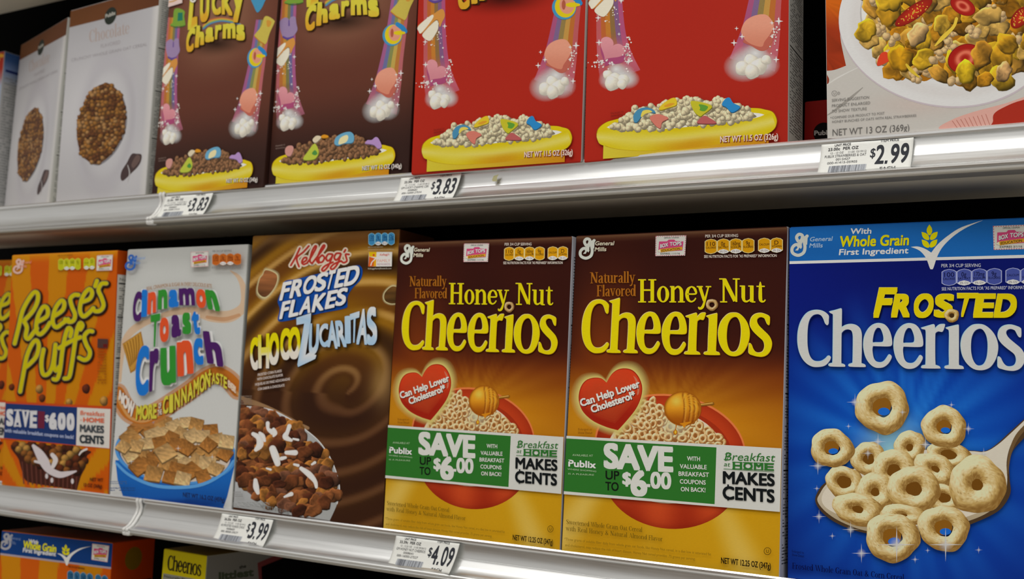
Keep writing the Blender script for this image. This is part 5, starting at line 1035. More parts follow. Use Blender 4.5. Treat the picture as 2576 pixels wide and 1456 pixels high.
            mm = [([(650, 410), (645, 340), (700, 270), (790, 245), (880, 270), (905, 310), (800, 300), (750, 340), (700, 410), (670, 425)], (66, 126, 160), [(735, 340), (760, 285), (830, 275), (870, 300), (790, 320), (745, 360)]), ([(950, 260), (1000, 200), (1090, 140), (1150, 135), (1160, 215), (1060, 250), (980, 275)], (200, 174, 40), [(1010, 230), (1080, 195), (1140, 200), (1060, 240)]), ([(840, 370), (880, 335), (950, 325), (1040, 355), (1060, 380), (990, 420), (970, 490), (930, 480), (880, 430)], (190, 110, 96), None), ([(1330, 180), (1400, 170), (1560, 210), (1580, 250), (1480, 330), (1440, 350), (1370, 290)], (176, 170, 40), [(1430, 210), (1490, 215), (1540, 240), (1500, 290), (1440, 280), (1445, 250)]), ([(1410, 430), (1440, 380), (1490, 345), (1540, 360), (1640, 430), (1520, 440)], (166, 84, 84), None), ([(1705, 210), (1750, 140), (1800, 130), (1840, 190), (1925, 240), (1830, 305), (1760, 245)], (40, 122, 180), None)]
            for P, c, in2 in mm:
                k.poly([(x + 4, y + 10) for x, y in P], tuple(np.array(c) * .6), smooth=True); k.poly(P, c, smooth=True)
                if in2: k.poly(in2, (204, 186, 80) if c[2] > 100 else (196, 140, 40) if c[0] > 190 else (84, 140, 50), smooth=True)
            k.part('small_print'); k.T('NET WT 11.5 OZ (326g)', (1692, 668), (2384, 632), 70, (110, 30, 20), .05); k.T('NET WT 11.5 OZ (326g)', (1686, 663), (2378, 627), 70, (206, 186, 176), .02); k.T('ENLARGED TO', (375, 328), (528, 310), 22, (90, 24, 18)); k.T('SHOW DETAIL', (375, 362), (525, 345), 22, (90, 24, 18))
    return art

# ------------------------------------------------------------------ artwork: white chocolate-oat carton of the shop
def art_choc_oat(k):
    W, H = POSE['pub2'][6:8]
    k.part('front_picture')
    def f(s, t):
        v = fnoise(s, t, 6, n=6, f=4); d = np.abs(np.hypot((s - .52) * 1.1, (t - .6) * 1.2) - .36); c = mixc((154, 153, 157), (178, 177, 180), v * .8 + .5)
        c = mixc(c, (186, 186, 190), np.exp(-(d / .03) ** 2) * .4); c = mixc(c, (138, 134, 142), np.exp(-((np.hypot((s - .52), (t - .6)) - .3) / .05) ** 2) * .35); return mixc(c, (184, 182, 180), sm(s, .93, .97) * .8)
    backdrop(k, W, H, f, 40, 50)
    k.crop(160, 0, 6.617); k.part('brown_band')
    fb = k.face; z = fb(np.array([174.]), np.array([69.5]))[0, 2]; z2 = fb(np.array([402.]), np.array([12.8]))[0, 2]; k.face = face_uv(W, H); tf = k.tf; k.tf = (0, 0, 1)
    k.poly([(.0006, z), (W - .0006, z2), (W - .0006, H - .0006), (.0006, H - .0006)], lambda x, y: mixc((96, 56, 24), (84, 46, 24), x / W)); k.face = fb; k.tf = tf
    k.part('shop_emblem'); k.ell(782, 265, 92, 152, (30, 36, 30), .35, nt=40); k.T('Publix', (698, 300), (862, 240), 58, (160, 158, 150), .03)
    k.part('title_lettering'); k.SR('Chocolate', (425, 715), (1088, 560), 215, (150, 134, 128), fat=.7)
    k.T('FLAVORED', (620, 800), (945, 728), 60, (138, 132, 136)); k.T('CRUNCHY WHOLE GRAIN OAT CEREAL', (130, 1030), (1390, 760), 52, (134, 130, 134))
    k.part('cluster_picture').crop(0, 200, 4.045)
    reg = [(1060, 40), (1140, 60), (1240, 170), (1280, 370), (1250, 560), (1150, 740), (1020, 850), (930, 850), (830, 760), (785, 600), (790, 430), (840, 290), (920, 120)]
    k.poly([(x + 14, y + 12) for x, y in reg], (110, 108, 114), smooth=True, a=.6); k.poly(reg, (84, 50, 20), smooth=True); rg = np.random.RandomState(3); k.cycle(30)
    for i, (x, y) in enumerate(scatter(reg, 30, 4, 5000)): k.puff(x, y, rg.uniform(19, 30), [(146, 98, 42), (118, 74, 34), (160, 118, 70), (96, 56, 26)][rg.randint(4)], i, .15, .45, nt=8, nr=2)
    k.cycle()
    k.poly([(1340, 760), (1390, 755), (1440, 765), (1435, 830), (1400, 890), (1340, 950), (1300, 990), (1250, 1030), (1228, 1000), (1240, 930), (1290, 850)], (64, 50, 50), smooth=True); k.poly([(1390, 770), (1425, 780), (1420, 830), (1360, 900), (1340, 860)], (92, 74, 70), smooth=True); k.stroke([(1300, 870, 6), (1320, 950, 10), (1300, 1040, 4)], 1, (168, 166, 166))

# ------------------------------------------------------------------ artwork: strawberry flakes with white plate
def art_straw(k):
    W, H = POSE['straw'][6:8]
    k.part('front_picture'); backdrop(k, W, H, lambda s, t: mixc((182, 180, 176), (172, 168, 162), .5 + .5 * fnoise(s, t, 8, f=5)) * 1.0, 20, 30)
    k.crop(1900, 0, 3.811)
    k.poly([(665, -400), (1100, -400), (900, 0), (830, 150), (815, 350), (870, 630), (870, 630), (760, 670), (672, 680), (672, 680)], lambda x, y: np.clip(mixc((176, 84, 14), (140, 46, 18), sm(y, 90, 300)) * (1 + .12 * np.sin(x * .09 + y * .05) * np.sin(y * .11))[:, None], 0, 255), smooth=True)
    k.poly([(672, 690), (690, 720), (708, 760), (700, 800), (672, 810), (672, 810)], (120, 44, 24), smooth=True)
    k.stroke([(672, 1115, 6), (760, 1060, 20), (900, 950, 26), (1030, 840, 8)], 1, (150, 146, 140), a=.8); k.stroke([(680, 820, 8), (800, 740, 14), (1000, 640, 6)], 1, (206, 204, 200), a=.8)
    k.glow(1560, 1000, 640, 180, (206, 190, 184), .5)
    k.poly([(1770, 1240), (1880, 1150), (2100, 1070), (2400, 990), (2600, 920), (2600, 920), (2900, 900), (2900, 1250), (2200, 1250)], (196, 150, 140), smooth=True); k.poly([(2290, 1090), (2380, 1030), (2560, 960), (2900, 900), (2900, 1250), (2300, 1250), (2280, 1160)], (152, 42, 28), smooth=True)
    for i in range(9): k.stroke([(1890 + i * 40, 1160 - i * 8), (1940 + i * 40, 1230)], 7, (176, 112, 100), a=.6)
    # plate
    k.part('plate_picture')
    k.ell(1830, 260, 1035, 770, (176, 166, 172), .14, nt=90, nr=1); k.ell(1828, 245, 1030, 768, None, .14, nt=90, nr=14, fn=lambda r, th, x, y: mixc((198, 198, 198), (186, 182, 180), .5 * sm(r, .74, .8) * (1 - sm(r, .84, .95))))
    k.ell(1800, 180, 800, 590, (180, 178, 178), .14, nt=70, a=.6); k.ell(1805, 165, 790, 580, (204, 204, 202), .14, nt=70)
    reg = [(1060, -500), (1080, 100), (1040, 300), (1160, 480), (1290, 640), (1400, 770), (1480, 720), (1620, 780), (1750, 720), (1850, 760), (1960, 830), (2100, 800), (2360, 770), (2470, 700), (2600, 560), (2900, 400), (2900, -500)]
    k.poly(reg, (150, 96, 14), smooth=True); rg = np.random.RandomState(31); P = scatter(reg, 92, 12, 5000); k.cycle(48); cs = [(190, 140, 30), (182, 126, 26), (186, 136, 50), (198, 158, 80), (166, 110, 18), (200, 158, 34)]
    for i, (x, y) in enumerate(P):
        if i % 4 == 1:
            for q in range(7): k.puff(x + rg.uniform(-60, 60), y + rg.uniform(-45, 45), rg.uniform(26, 42), (206, 172, 122), i * 9 + q, .12, .6, nt=9, nr=3)
        else: flake(k, x, y, rg.uniform(88, 132), cs[rg.randint(6)], i + 100, rg.uniform(.65, 1.1), rg.uniform(0, 3))
    k.cycle()
    def berry(x, y, rx, ry, rot, whole=False):
        k.ell(x, y, rx, ry, (120, 22, 14), rot, nt=40)
        if whole:
            k.ell(x, y, rx * .95, ry * .93, None, rot, nr=8, nt=40, fn=lambda r, th, X, Y: mixc((186, 48, 28), (130, 26, 16), r)); q = np.random.RandomState(int(x)); c, s = math.cos(rot), math.sin(rot); k.cycle(2)
            for _ in range(46): a, b = q.uniform(0, 6.28), q.uniform(0, .85); u, v = b * rx * math.cos(a), b * ry * math.sin(a); k.ell(x + u * c - v * s, y + u * s + v * c, 6, 5, (214, 170, 60), nt=6)
            k.cycle()
        else: k.ell(x, y, rx * .94, ry * .94, None, rot, nr=10, nt=44, fn=lambda r, th, X, Y: mixc(mixc((150, 30, 20), (206, 110, 84), np.exp(-((r - .45) / .16) ** 2)), (150, 24, 18), sm(r, .62, .85)))
    berry(1520, 120, 215, 66, -.62, True); berry(2010, 560, 170, 132, -.45); berry(1990, 60, 130, 80, .5); berry(2540, 170, 120, 70, -.9, True); k.poly([(1170, 630), (1200, 520), (1260, 500), (1300, 560), (1260, 600)], (196, 60, 34), smooth=True)
    for x, y, r, c in ((2170, 520, 120, (184, 130, 40)), (1390, 560, 130, (196, 142, 22)), (1560, 330, 110, (208, 168, 110)), (2020, 690, 110, (204, 168, 30)), (2380, 690, 90, (200, 156, 100)), (1790, 240, 96, (200, 158, 50))): flake(k, x, y, r, c, int(x), .9, .4)
    k.stroke([(1450, 620, 20), (1500, 680, 34), (1570, 740, 12)], 1, (196, 168, 50)); k.stroke([(1930, 180, 30), (1900, 260, 30), (1800, 360, 40), (1725, 440, 14)], 1, (206, 176, 60))
    k.part('small_print'); g = (112, 110, 108)
    k.stroke([(760 + 25 * math.cos(q), 895 + 25 * math.sin(q)) for q in np.arange(0, 6.28, .5)], 3, g, closed=True); k.T('U', (751, 906), (770, 905), 20, g); k.T('D', (793, 906), (813, 904), 24, g)
    for s, a, b, h in (('SERVING SUGGESTION', (735, 976), (1092, 945), 26), ('PRODUCT ENLARGED', (735, 1028), (1102, 998), 26), ('TO SHOW TEXTURE', (735, 1080), (1070, 1054), 26), ('COMPARE OUR PRODUCT TO POST', (738, 1140), (1240, 1096), 23), ('HONEY BUNCHES OF OATS WITH REAL STRAWBERRIES', (738, 1180), (1545, 1118), 23)): k.T(s, a, b, h, g)
    k.ell(727, 1126, 5, 5, g, nt=8); k.T('NET WT 13 OZ (369g)', (742, 1302), (1478, 1252), 62, (96, 94, 92))
# ------------------------------------------------------------------ shelving
X0, X1 = -1.75, 1.0; XJ = -.614
def rail_profile(): # (y, z) of the price rail, outer face top to bottom; the lip tip is at z=0
    top = [(.0040, -.0045), (.0018, -.0030), (.0008, -.0008), (-.0008, .0000), (-.0026, -.0004), (-.0038, -.0018), (-.0040, -.0036), (-.0034, -.0050)]
    face = [(-.0016, -.0060), (-.0018, -.0100), (-.0028, -.0150), (-.0042, -.0186), (-.0050, -.0188), (-.0052, -.0196), (-.0060, -.0205), (-.0088, -.0250), (-.0130, -.0295), (-.0176, -.0322), (-.0192, -.0324), (-.0200, -.0334), (-.0196, -.0350), (-.0190, -.0352), (-.0196, -.0358), (-.0188, -.0372)]
    return top, face
def extrude(name, prof, x0, x1, mat, parent, thick=None, smooth=True):
    prof = list(prof)
    if thick: # make it a closed sheet of metal
        P = np.array(prof); d = np.gradient(P, axis=0); d /= np.linalg.norm(d, axis=1)[:, None]; q = P + np.stack([-d[:, 1], d[:, 0]], 1) * thick; prof = prof + [tuple(v) for v in q[::-1]]
    n = len(prof); V = [(x0, y, z) for y, z in prof] + [(x1, y, z) for y, z in prof]
    F = [(i, (i + 1) % n, n + (i + 1) % n, n + i) for i in range(n)] + [tuple(reversed(range(n))), tuple(range(n, 2 * n))]
    me = mesh_from(name, V, F, [mat]); o = link(name, me, parent)
    if smooth: me.polygons.foreach_set('use_smooth', [True] * n + [False, False]); me.set_sharp_from_angle(angle=math.radians(28))
    return o
def box(name, a, b, mat, parent, bev=0):
    V = [(x, y, z) for z in (a[2], b[2]) for y in (a[1], b[1]) for x in (a[0], b[0])]
    F = [(0, 2, 3, 1), (4, 5, 7, 6), (0, 1, 5, 4), (2, 6, 7, 3), (0, 4, 6, 2), (1, 3, 7, 5)]
    o = link(name, mesh_from(name, V, F, [mat]), parent)
    if bev: m = o.modifiers.new('b', 'BEVEL'); m.width = bev; m.segments = 2
    return o
def shelf(z, label, xs, group):
    out = []
    for (x0, x1, lab) in xs:
        r = empty('shelf'); r.location = (0, 0, z)
        tag(r, lab, 'shelf', group)
        top, face = rail_profile()
        extrude('rail_bead', top, x0, x1, M_BEAD, r, thick=None)
        extrude('price_rail', [top[-1]] + face, x0, x1, M_ALU, r, thick=.0011)
        box('rail_foot', (x0, -.0192, -.0392), (x1, -.002, -.0368), M_EDGE, r, .0006)
        box('deck', (x0, .0035, -.0075), (x1, .425, -.005), M_PAN, r)
        box('front_pan', (x0, -.001, -.0372), (x1, .100, -.0076), M_PAN, r, .001)
        box('rear_pan', (x0, .101, -.0365), (x1, .425, -.0076), M_DARK, r)  # rear underside turns near black, its shade carried by the material
        out.append(r)
    return out
secs = [(X0, XJ - .0012), (XJ + .0012, X1)]
def two(a, b): return [(secs[0][0], secs[0][1], a), (secs[1][0], secs[1][1], b)]
shelf(0.0, '', two('lower metal shelf left of the plastic joint, under the orange and white cereal boxes', 'lower metal shelf right of the plastic joint, under the brown and blue cereal boxes'), 'gondola shelves with aluminium price rails')
shelf(.3503, '', two('middle metal shelf left of its joint, under the white chocolate cereal boxes', 'middle metal shelf right of its joint, under the red cereal boxes'), 'gondola shelves with aluminium price rails')
shelf(.706, '', two('topmost grey shelf whose underside shows at the upper left corner', 'topmost grey shelf above the red cereal boxes, out of view'), 'gondola shelves with aluminium price rails')
shelf(-.3553, '', two('bottom metal shelf under the blue-banded orange cereal box', 'bottom metal shelf under the yellow cereal box'), 'gondola shelves with aluminium price rails')
for z, lab in ((0.0, 'translucent plastic joint strip closing the gap in the lower price rail'), (.3503, 'translucent plastic joint strip closing the gap in the middle price rail')):
    r = empty('rail_joint'); tag(r, lab, 'joint strip'); r.location = (XJ, 0, z)
    top, face = rail_profile(); pr = [(y - .0012, zz) for y, zz in [top[4], top[5], top[6], top[7]] + face[1:]]
    cen = [(-.0006, y, zz) for y, zz in pr]
    for dx in (-.0030, .0022):
        P = np.array([(dx, y - .0006, zz - .0003) for y, zz in pr]); n = len(P); V = []; F = []; m = 8; rad = .0021
        for i in range(n):
            d = P[min(i + 1, n - 1)] - P[max(i - 1, 0)]; d /= np.linalg.norm(d); u = np.array([1., 0, 0]); v = np.cross(d, u)
            for q in range(m): a = q * 2 * math.pi / m; V.append(P[i] + rad * (math.cos(a) * u + .7 * math.sin(a) * v))
        for i in range(n - 1):
            for q in range(m): F.append((i * m + q, i * m + (q + 1) % m, (i + 1) * m + (q + 1) % m, (i + 1) * m + q))
        F += [tuple(range(m)), tuple(range(n * m - 1, n * m - m - 1, -1))]
        link('strip_rib', mesh_from('strip_rib', V, F, [M_GASKET], smooth=True), r)
    box('strip_knob', (-.006, -.0215, -.0405), (.005, -.0125, -.0345), M_GASKET, r, .002)
op = box('wall_aisle_blocker', (-5, -2.9, -1.3), (5, -2.6, .75), plain('aisle_blocker_brown', (.36, .31, .26), .7, 0, bscale=2, var=.1), None); tag(op, kind='structure')  # unseen aisle front, added to block low light from the rails
# back panel, uprights and brackets of the gondola
bk = box('wall_back', (X0, .462, -1.3), (X1, .47, 1.3), M_DARK, None); tag(bk, kind='structure')
fl = box('floor', (-5, -6, -1.33), (5, .6, -1.30), plain('store_floor', (.8, .78, .74), .35, 0, bscale=3, var=.05), None); tag(fl, kind='structure')
up = empty('upright_post'); tag(up, 'black slotted upright post at the shelf joint behind the boxes', 'post'); box('post', (XJ - .012, .43, -1.3), (XJ + .012, .461, 1.1), M_DARK, up)
for z in (-.3553, 0, .3503, .706): box('bracket', (XJ - .0015, .10, z - .075), (XJ + .0015, .428, z - .040), M_DARK, up)
# ------------------------------------------------------------------ cartons on the lower shelf
def make_box(name, label, art, cols, D, cat='cereal box', group=None, side=None, W=None, H=None, asname='cereal_box', top=None):
    p = POSE[name]; W = W or p[6]; H = H or p[7]
    r = empty(asname); tag(r, label, cat, group)
    zd = (.3503 if POSE[name][2] > .2 else 0 if POSE[name][2] > -.2 else -.3553) - .005
    z0 = base_of(name, W, D, zd); SIDEZ[0] = z0; carton(r, W, H, D, cols, z0)
    k = Ink(photo_to_face(name, W), clip=((0, .0006, W - .0006), (2, z0 + .0008, H - .0008))); art(k); k.build(r)
    if side: side(r, W, D, H)
    place(r, name)
    return r
DK = (48, 18, 12)
honey = make_box('hnc2', 'brown and yellow honey cereal box with red heart, right one touching the blue box', art_honey, (DK, (150, 152, 160), DK, (70, 34, 26)), .055, group='honey nut cereal boxes', side=lambda r, W, D, H: side_print(r, W, D, H, (150, 152, 162), (58, 60, 66)), W=.196)
h2 = clone(honey); place(h2, 'hnc1'); tag(h2, 'brown and yellow honey cereal box with red heart, left one above the $4.09 tag')
make_box('frost', 'blue frosted ring cereal box with spoon picture at the right edge of the lower shelf', art_frosted, ((20, 84, 158), (150, 154, 170), (8, 20, 90), (26, 96, 172)), .055, side=lambda r, W, D, H: side_print(r, W, D, H), W=.196, H=.28)
make_box('choco', 'tall brown chocolate flakes box with gold swirls, between the white box and honey boxes', art_choco, ((120, 84, 44), (60, 32, 14), (60, 32, 14), (130, 92, 52)), .060)
def white_side(r, W, D, H):
    k = Ink(side_face(W), normal=(1, 0, 0), clip=((1, .0008, D - .0008), (2, SIDEZ[0] + .001, H - .001))); k.part('side_panel_print'); text_block(k, .006, D - .005, H * .9, H * .1, 60, (120, 120, 122), 3); k.build(r)
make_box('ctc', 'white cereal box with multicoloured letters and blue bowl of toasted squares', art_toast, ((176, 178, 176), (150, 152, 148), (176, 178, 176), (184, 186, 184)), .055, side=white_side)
def orange_side(r, W, D, H):
    k = Ink(side_face(W), normal=(1, 0, 0), clip=((1, .0008, D - .0008), (2, SIDEZ[0] + .001, H - .001))); k.part('side_panel_print')
    k.rect(.0004, H * .9, D - .0004, H - .001, (150, 56, 2)); k.ell(D * .62, H * .945, D * .2, H * .03, (104, 84, 10)); k.rect(.0004, -.003, D - .0004, H * .9, (168, 166, 160))
    k.T('Nutrition Facts', (.004, H * .875), (D - .004, H * .875), -H * .012, (30, 30, 28), 0)
    for v in (.86, .72, .55, .36): k.rect(.003, H * v, D - .003, H * v + .0018, (24, 24, 24))
    text_block(k, .004, D - .004, H * .85, H * .56, 34, (70, 70, 70), 5); text_block(k, .004, D - .004, H * .53, H * .1, 50, (90, 90, 90), 6); k.build(r)
puffs = make_box('reese', 'bright orange cereal box with yellow script letters, beside the white box', art_puffs, ((190, 120, 20), (150, 56, 2), (178, 90, 4), (196, 116, 56)), .055, group='orange puffs boxes', side=orange_side)
p2_ = clone(puffs); POSE['reese2'] = (-1.062, .012, -.001, .04, .0, 0, .19, .283); place(p2_, 'reese2'); tag(p2_, 'orange cereal box cut off by the left edge of the photo, lower shelf')
# ------------------------------------------------------------------ cartons on the middle shelf
RED = (160, 36, 24)
sp = lambda r, W, D, H: side_print(r, W, D, H, (142, 140, 136), (70, 68, 66))
red2 = make_box('lcr2', 'x', art_marsh(False), (RED, (140, 138, 134), RED, RED), .052, group='red marshmallow cereal boxes', side=sp, W=.1893); place(red2, 'lcr2', .1893)
tag(red2, 'red marshmallow cereal box with grey side panel showing, right one of the red pair')
red1 = clone(red2); place(red1, 'lcr1', .1893); tag(red1, 'red marshmallow cereal box beside the brown ones, left one of the red pair')
BR = (58, 28, 20)
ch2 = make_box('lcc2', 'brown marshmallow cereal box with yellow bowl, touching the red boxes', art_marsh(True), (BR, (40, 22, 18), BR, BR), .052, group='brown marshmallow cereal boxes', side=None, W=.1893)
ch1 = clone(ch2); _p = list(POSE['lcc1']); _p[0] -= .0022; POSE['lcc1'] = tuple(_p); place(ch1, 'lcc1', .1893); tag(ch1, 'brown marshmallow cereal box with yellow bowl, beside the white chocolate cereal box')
oat = make_box('pub2', 'white chocolate oat cereal box with brown top band, nearer the brown marshmallow boxes', art_choc_oat, ((172, 172, 174), (160, 160, 156), (172, 172, 174), (96, 56, 24)), .038, group='white chocolate oat boxes', side=lambda r, W, D, H: side_print(r, W, D, H, (158, 158, 152), (96, 96, 92)))
o2 = clone(oat); _p = list(POSE['pub1']); _p[0] -= .012; _p[1] += .012; POSE['pub1'] = tuple(_p); place(o2, 'pub1'); tag(o2, 'turned white chocolate oat cereal box, farther left, seen at a slant')
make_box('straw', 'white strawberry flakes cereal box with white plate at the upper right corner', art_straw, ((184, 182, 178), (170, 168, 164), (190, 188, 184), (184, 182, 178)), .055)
# ------------------------------------------------------------------ bottom shelf, seen under the lower price rail
def at_y(px, py, y):
    d = RC.T @ np.array([(px - 1288) / CAM['f'], (py - 728) / CAM['f'], 1.]); return CL + d * ((y - CL[1]) / d[1])
def photo_to_side(name, W):
    p = POSE[name]; R = rmat(*p[3:6]); o = np.array(p[:3]); cl = R.T @ (CL - o)
    def f(X, Y):
        d = np.stack([(np.asarray(X, float) - 1288) / CAM['f'], (np.asarray(Y, float) - 728) / CAM['f'], np.ones(len(X))], 1) @ RC @ R
        t = (W - cl[0]) / d[:, 0]; P = cl + d * t[:, None]; P[:, 0] = W; return P
    return f
def art_puffs_grain(k):
    W, H = POSE['row3a'][6:8]
    k.part('front_picture'); backdrop(k, W, H, orange_rays, 90, 40)
    f = k.face; za = f(np.array([10.]), np.array([1392.]))[0, 2]; zb = f(np.array([280.]), np.array([1426.]))[0, 2]; za2 = f(np.array([10.]), np.array([1396.]))[0, 2]
    k.part('grain_banner'); k.face = face_uv(W, H); k.tf = (0, 0, 1); zz = (za + zb) / 2
    k.rect(.0006, zz, W - .0006, H - .0006, (10, 52, 112)); k.rect(.0006, zz - .0022, W - .0006, zz, (150, 140, 150)); k.face = f
    k.crop(0, 1290, 6.133); banner_checked(k, lambda x, y: (355 + (x - 565) * .673, 600 + (y - 438) * .66 + (x - 565) * .673 * .155))
    k.part('maker_emblem'); k.emblem(-5, 308, 262, (150, 150, 156)); k.T('General', (165, 400), (318, 425), 44, (90, 110, 150), .02); k.T('Mills', (165, 470), (245, 488), 44, (90, 110, 150), .02)
    k.part('school_coupon'); coupon_stamp(k, (1425, 472), (1688, 505), (1660, 760), (1412, 720))
    k.part('nutrition_panel'); nutrition(k, 1042, 875, 100, 260, 6, (40, 92, 130), (120, 140, 150), [('120', ''), ('0g', ''), ('160', ''), ('9g', ''), ('', 'CALCIUM'), ('D', '')], (10, 40, 70), dy=.14, gap_after=(4, 30)); k.T('PER 3/4 CUP SERVING', (1060, 835), (1310, 872), 26, (100, 44, 4), .02)
def dark_orange_side(r, W, D, H):
    k = Ink(side_face(W), normal=(1, 0, 0), clip=((1, .0008, D - .0008), (2, SIDEZ[0] + .001, H - .001))); k.part('side_panel_print')
    k.rect(.0004, H * .84, D - .0004, H, (140, 44, 4)); k.ell(D * .5, H * .93, D * .2, H * .045, (96, 72, 12)); k.rect(.0004, 0, D - .0004, H * .838, (142, 132, 112))
    for v, t in ((.828, .004), (.78, .0035), (.70, .001), (.66, .001)): k.rect(.002, H * v, D - .002, H * v + t, (26, 22, 16))
    text_block(k, .003, D - .003, H * .82, H * .3, 40, (60, 54, 44), 6); k.build(r)
make_box('row3a', 'orange cereal box with blue whole grain banner on the bottom shelf', art_puffs_grain, ((160, 84, 8), (140, 44, 4), (160, 84, 8), (90, 30, 4)), .066, side=dark_orange_side)
def art_ring_yellow(k):
    W, H = POSE['row3b'][6:8]
    k.part('front_picture'); backdrop(k, W, H, lambda s, t: mixc((176, 162, 0), (170, 154, 0), t), 4, 6)
    k.part('title_lettering'); f = k.face; fh = photo_to_face('hnc2', .196); g = f
    A = fh(np.array([1465., 1942.]), np.array([888., 888.])); B1 = g(np.array([421., 505.5]), np.array([1432., 1447.])); sc = (B1[1, 0] - B1[0, 0]) / (A[1, 0] - A[0, 0]); av = fh(np.array([1501.]), np.array([888.]))[0, 2]; bv = g(np.array([425.]), np.array([1434.]))[0, 2]
    def ff(X, Y): P = fh(X, Y); P[:, 0] = (P[:, 0] - A[0, 0]) * sc + B1[0, 0]; P[:, 2] = (P[:, 2] - av) * sc * 1.15 + bv; return P
    k.face = ff; k.crop(); name_letters(k, lambda P: P, (140, 124, 0), ((60, 44, 6), (60, 44, 6)), (24, 18, 8)); k.face = f
    k.part('grey_panel').crop(390, 1290, 6.133); k.poly([(130, 930), (700, 1030), (690, 1200), (110, 1100)], (120, 118, 108)); k.T('Naturally Flavored', (145, 990), (640, 1070), 34, (40, 36, 30), .02)
def littlest_side(r, W, D, H):
    k = Ink(photo_to_side('row3b', W), normal=(1, 0, 0), clip=((1, .0008, D - .0008), (2, SIDEZ[0] + .001, H - .001))); k.part('side_panel_print')
    f = k.face; k.face = side_face(W); k.tf = (0, 0, 1); k.rect(0, -.003, D, H, (96, 94, 90)); k.face = f
    k.crop(390, 1290, 6.133); k.poly([(1580, 770), (1980, 600), (2600, 600), (2600, 1500), (1640, 1500)], (92, 40, 40)); k.poly([(1640, 830), (2030, 670), (2600, 670), (2600, 1500), (1670, 1500)], (8, 6, 6))
    k.T('the', (1300, 862), (1402, 838), 46, (40, 40, 36), .05); k.T('littlest', (990, 1030), (1515, 965), 110, (52, 58, 44), .06); k.build(r)
make_box('row3b', 'yellow-fronted ring cereal box standing sideways on the bottom shelf', art_ring_yellow, ((174, 158, 0), (110, 108, 100), (174, 158, 0), (74, 56, 0)), .19, side=littlest_side)  # top colour is the yellow with the shelf's shade painted in
# ------------------------------------------------------------------ two boxes set back on the middle shelf
a = at_y(2024, 256, .10); a2 = at_y(2071, 330, .10)
POSE['redback'] = (a[0], .10, .3503 - .0045, 0, 0, 0, .15, a[2] - .3458)
def art_redback(k):
    W, H = POSE['redback'][6:8]; k.part('front_picture'); backdrop(k, W, H, lambda s, t: mixc((150, 34, 30), (140, 22, 22), t), 6, 6)
    k.part('shop_emblem').crop(); k.ell(2073, 335, 27, 27, (22, 16, 16), nt=32); k.T('Publix', (2049, 340), (2096, 338), 11, (190, 184, 180), .035)
make_box('redback', 'low red box with black round emblem set back beside the red marshmallow box', art_redback, ((146, 30, 28), (120, 16, 18), (120, 16, 18), (150, 40, 38)), .08, cat='food box')
a = at_y(12, 128, .078)
POSE['edge'] = (a[0] - .19, .078, .3503, 0, 0, 0, .19, a[2] - .3503)
def art_edge(k):
    W, H = POSE['edge'][6:8]; k.part('front_picture'); backdrop(k, W, H, lambda s, t: mixc((150, 40, 24), (140, 150, 170), sm(t, .1, .2)), 8, 20)
    k.part('flake_picture').crop(); k.ell(3, 140, 7, 5, (190, 140, 40)); k.ell(-20, 150, 20, 10, (196, 150, 60))
def edge_side(r, W, D, H):
    k = Ink(side_face(W), normal=(1, 0, 0), clip=((1, .0008, D - .0008), (2, SIDEZ[0] + .001, H - .001))); k.part('side_panel_print')
    k.grid(4, 20, lambda s, t: mixc(mixc((44, 76, 130), (110, 130, 170), s * 0 + sm(t, .02, .12)), (150, 150, 150), sm(t, .1, .2)), corners=[(0, H), (D, H), (D, 0), (0, 0)])
    k.rect(.004, H * .88, D - .006, H * .895, (20, 34, 90)); text_block(k, .004, D - .004, H * .84, H * .1, 46, (110, 112, 112), 9); k.build(r)
make_box('edge', 'box with blue and white nutrition side at the left edge, middle shelf', art_edge, ((140, 150, 170), (150, 152, 152), (140, 150, 170), (60, 80, 130)), .045, side=edge_side)

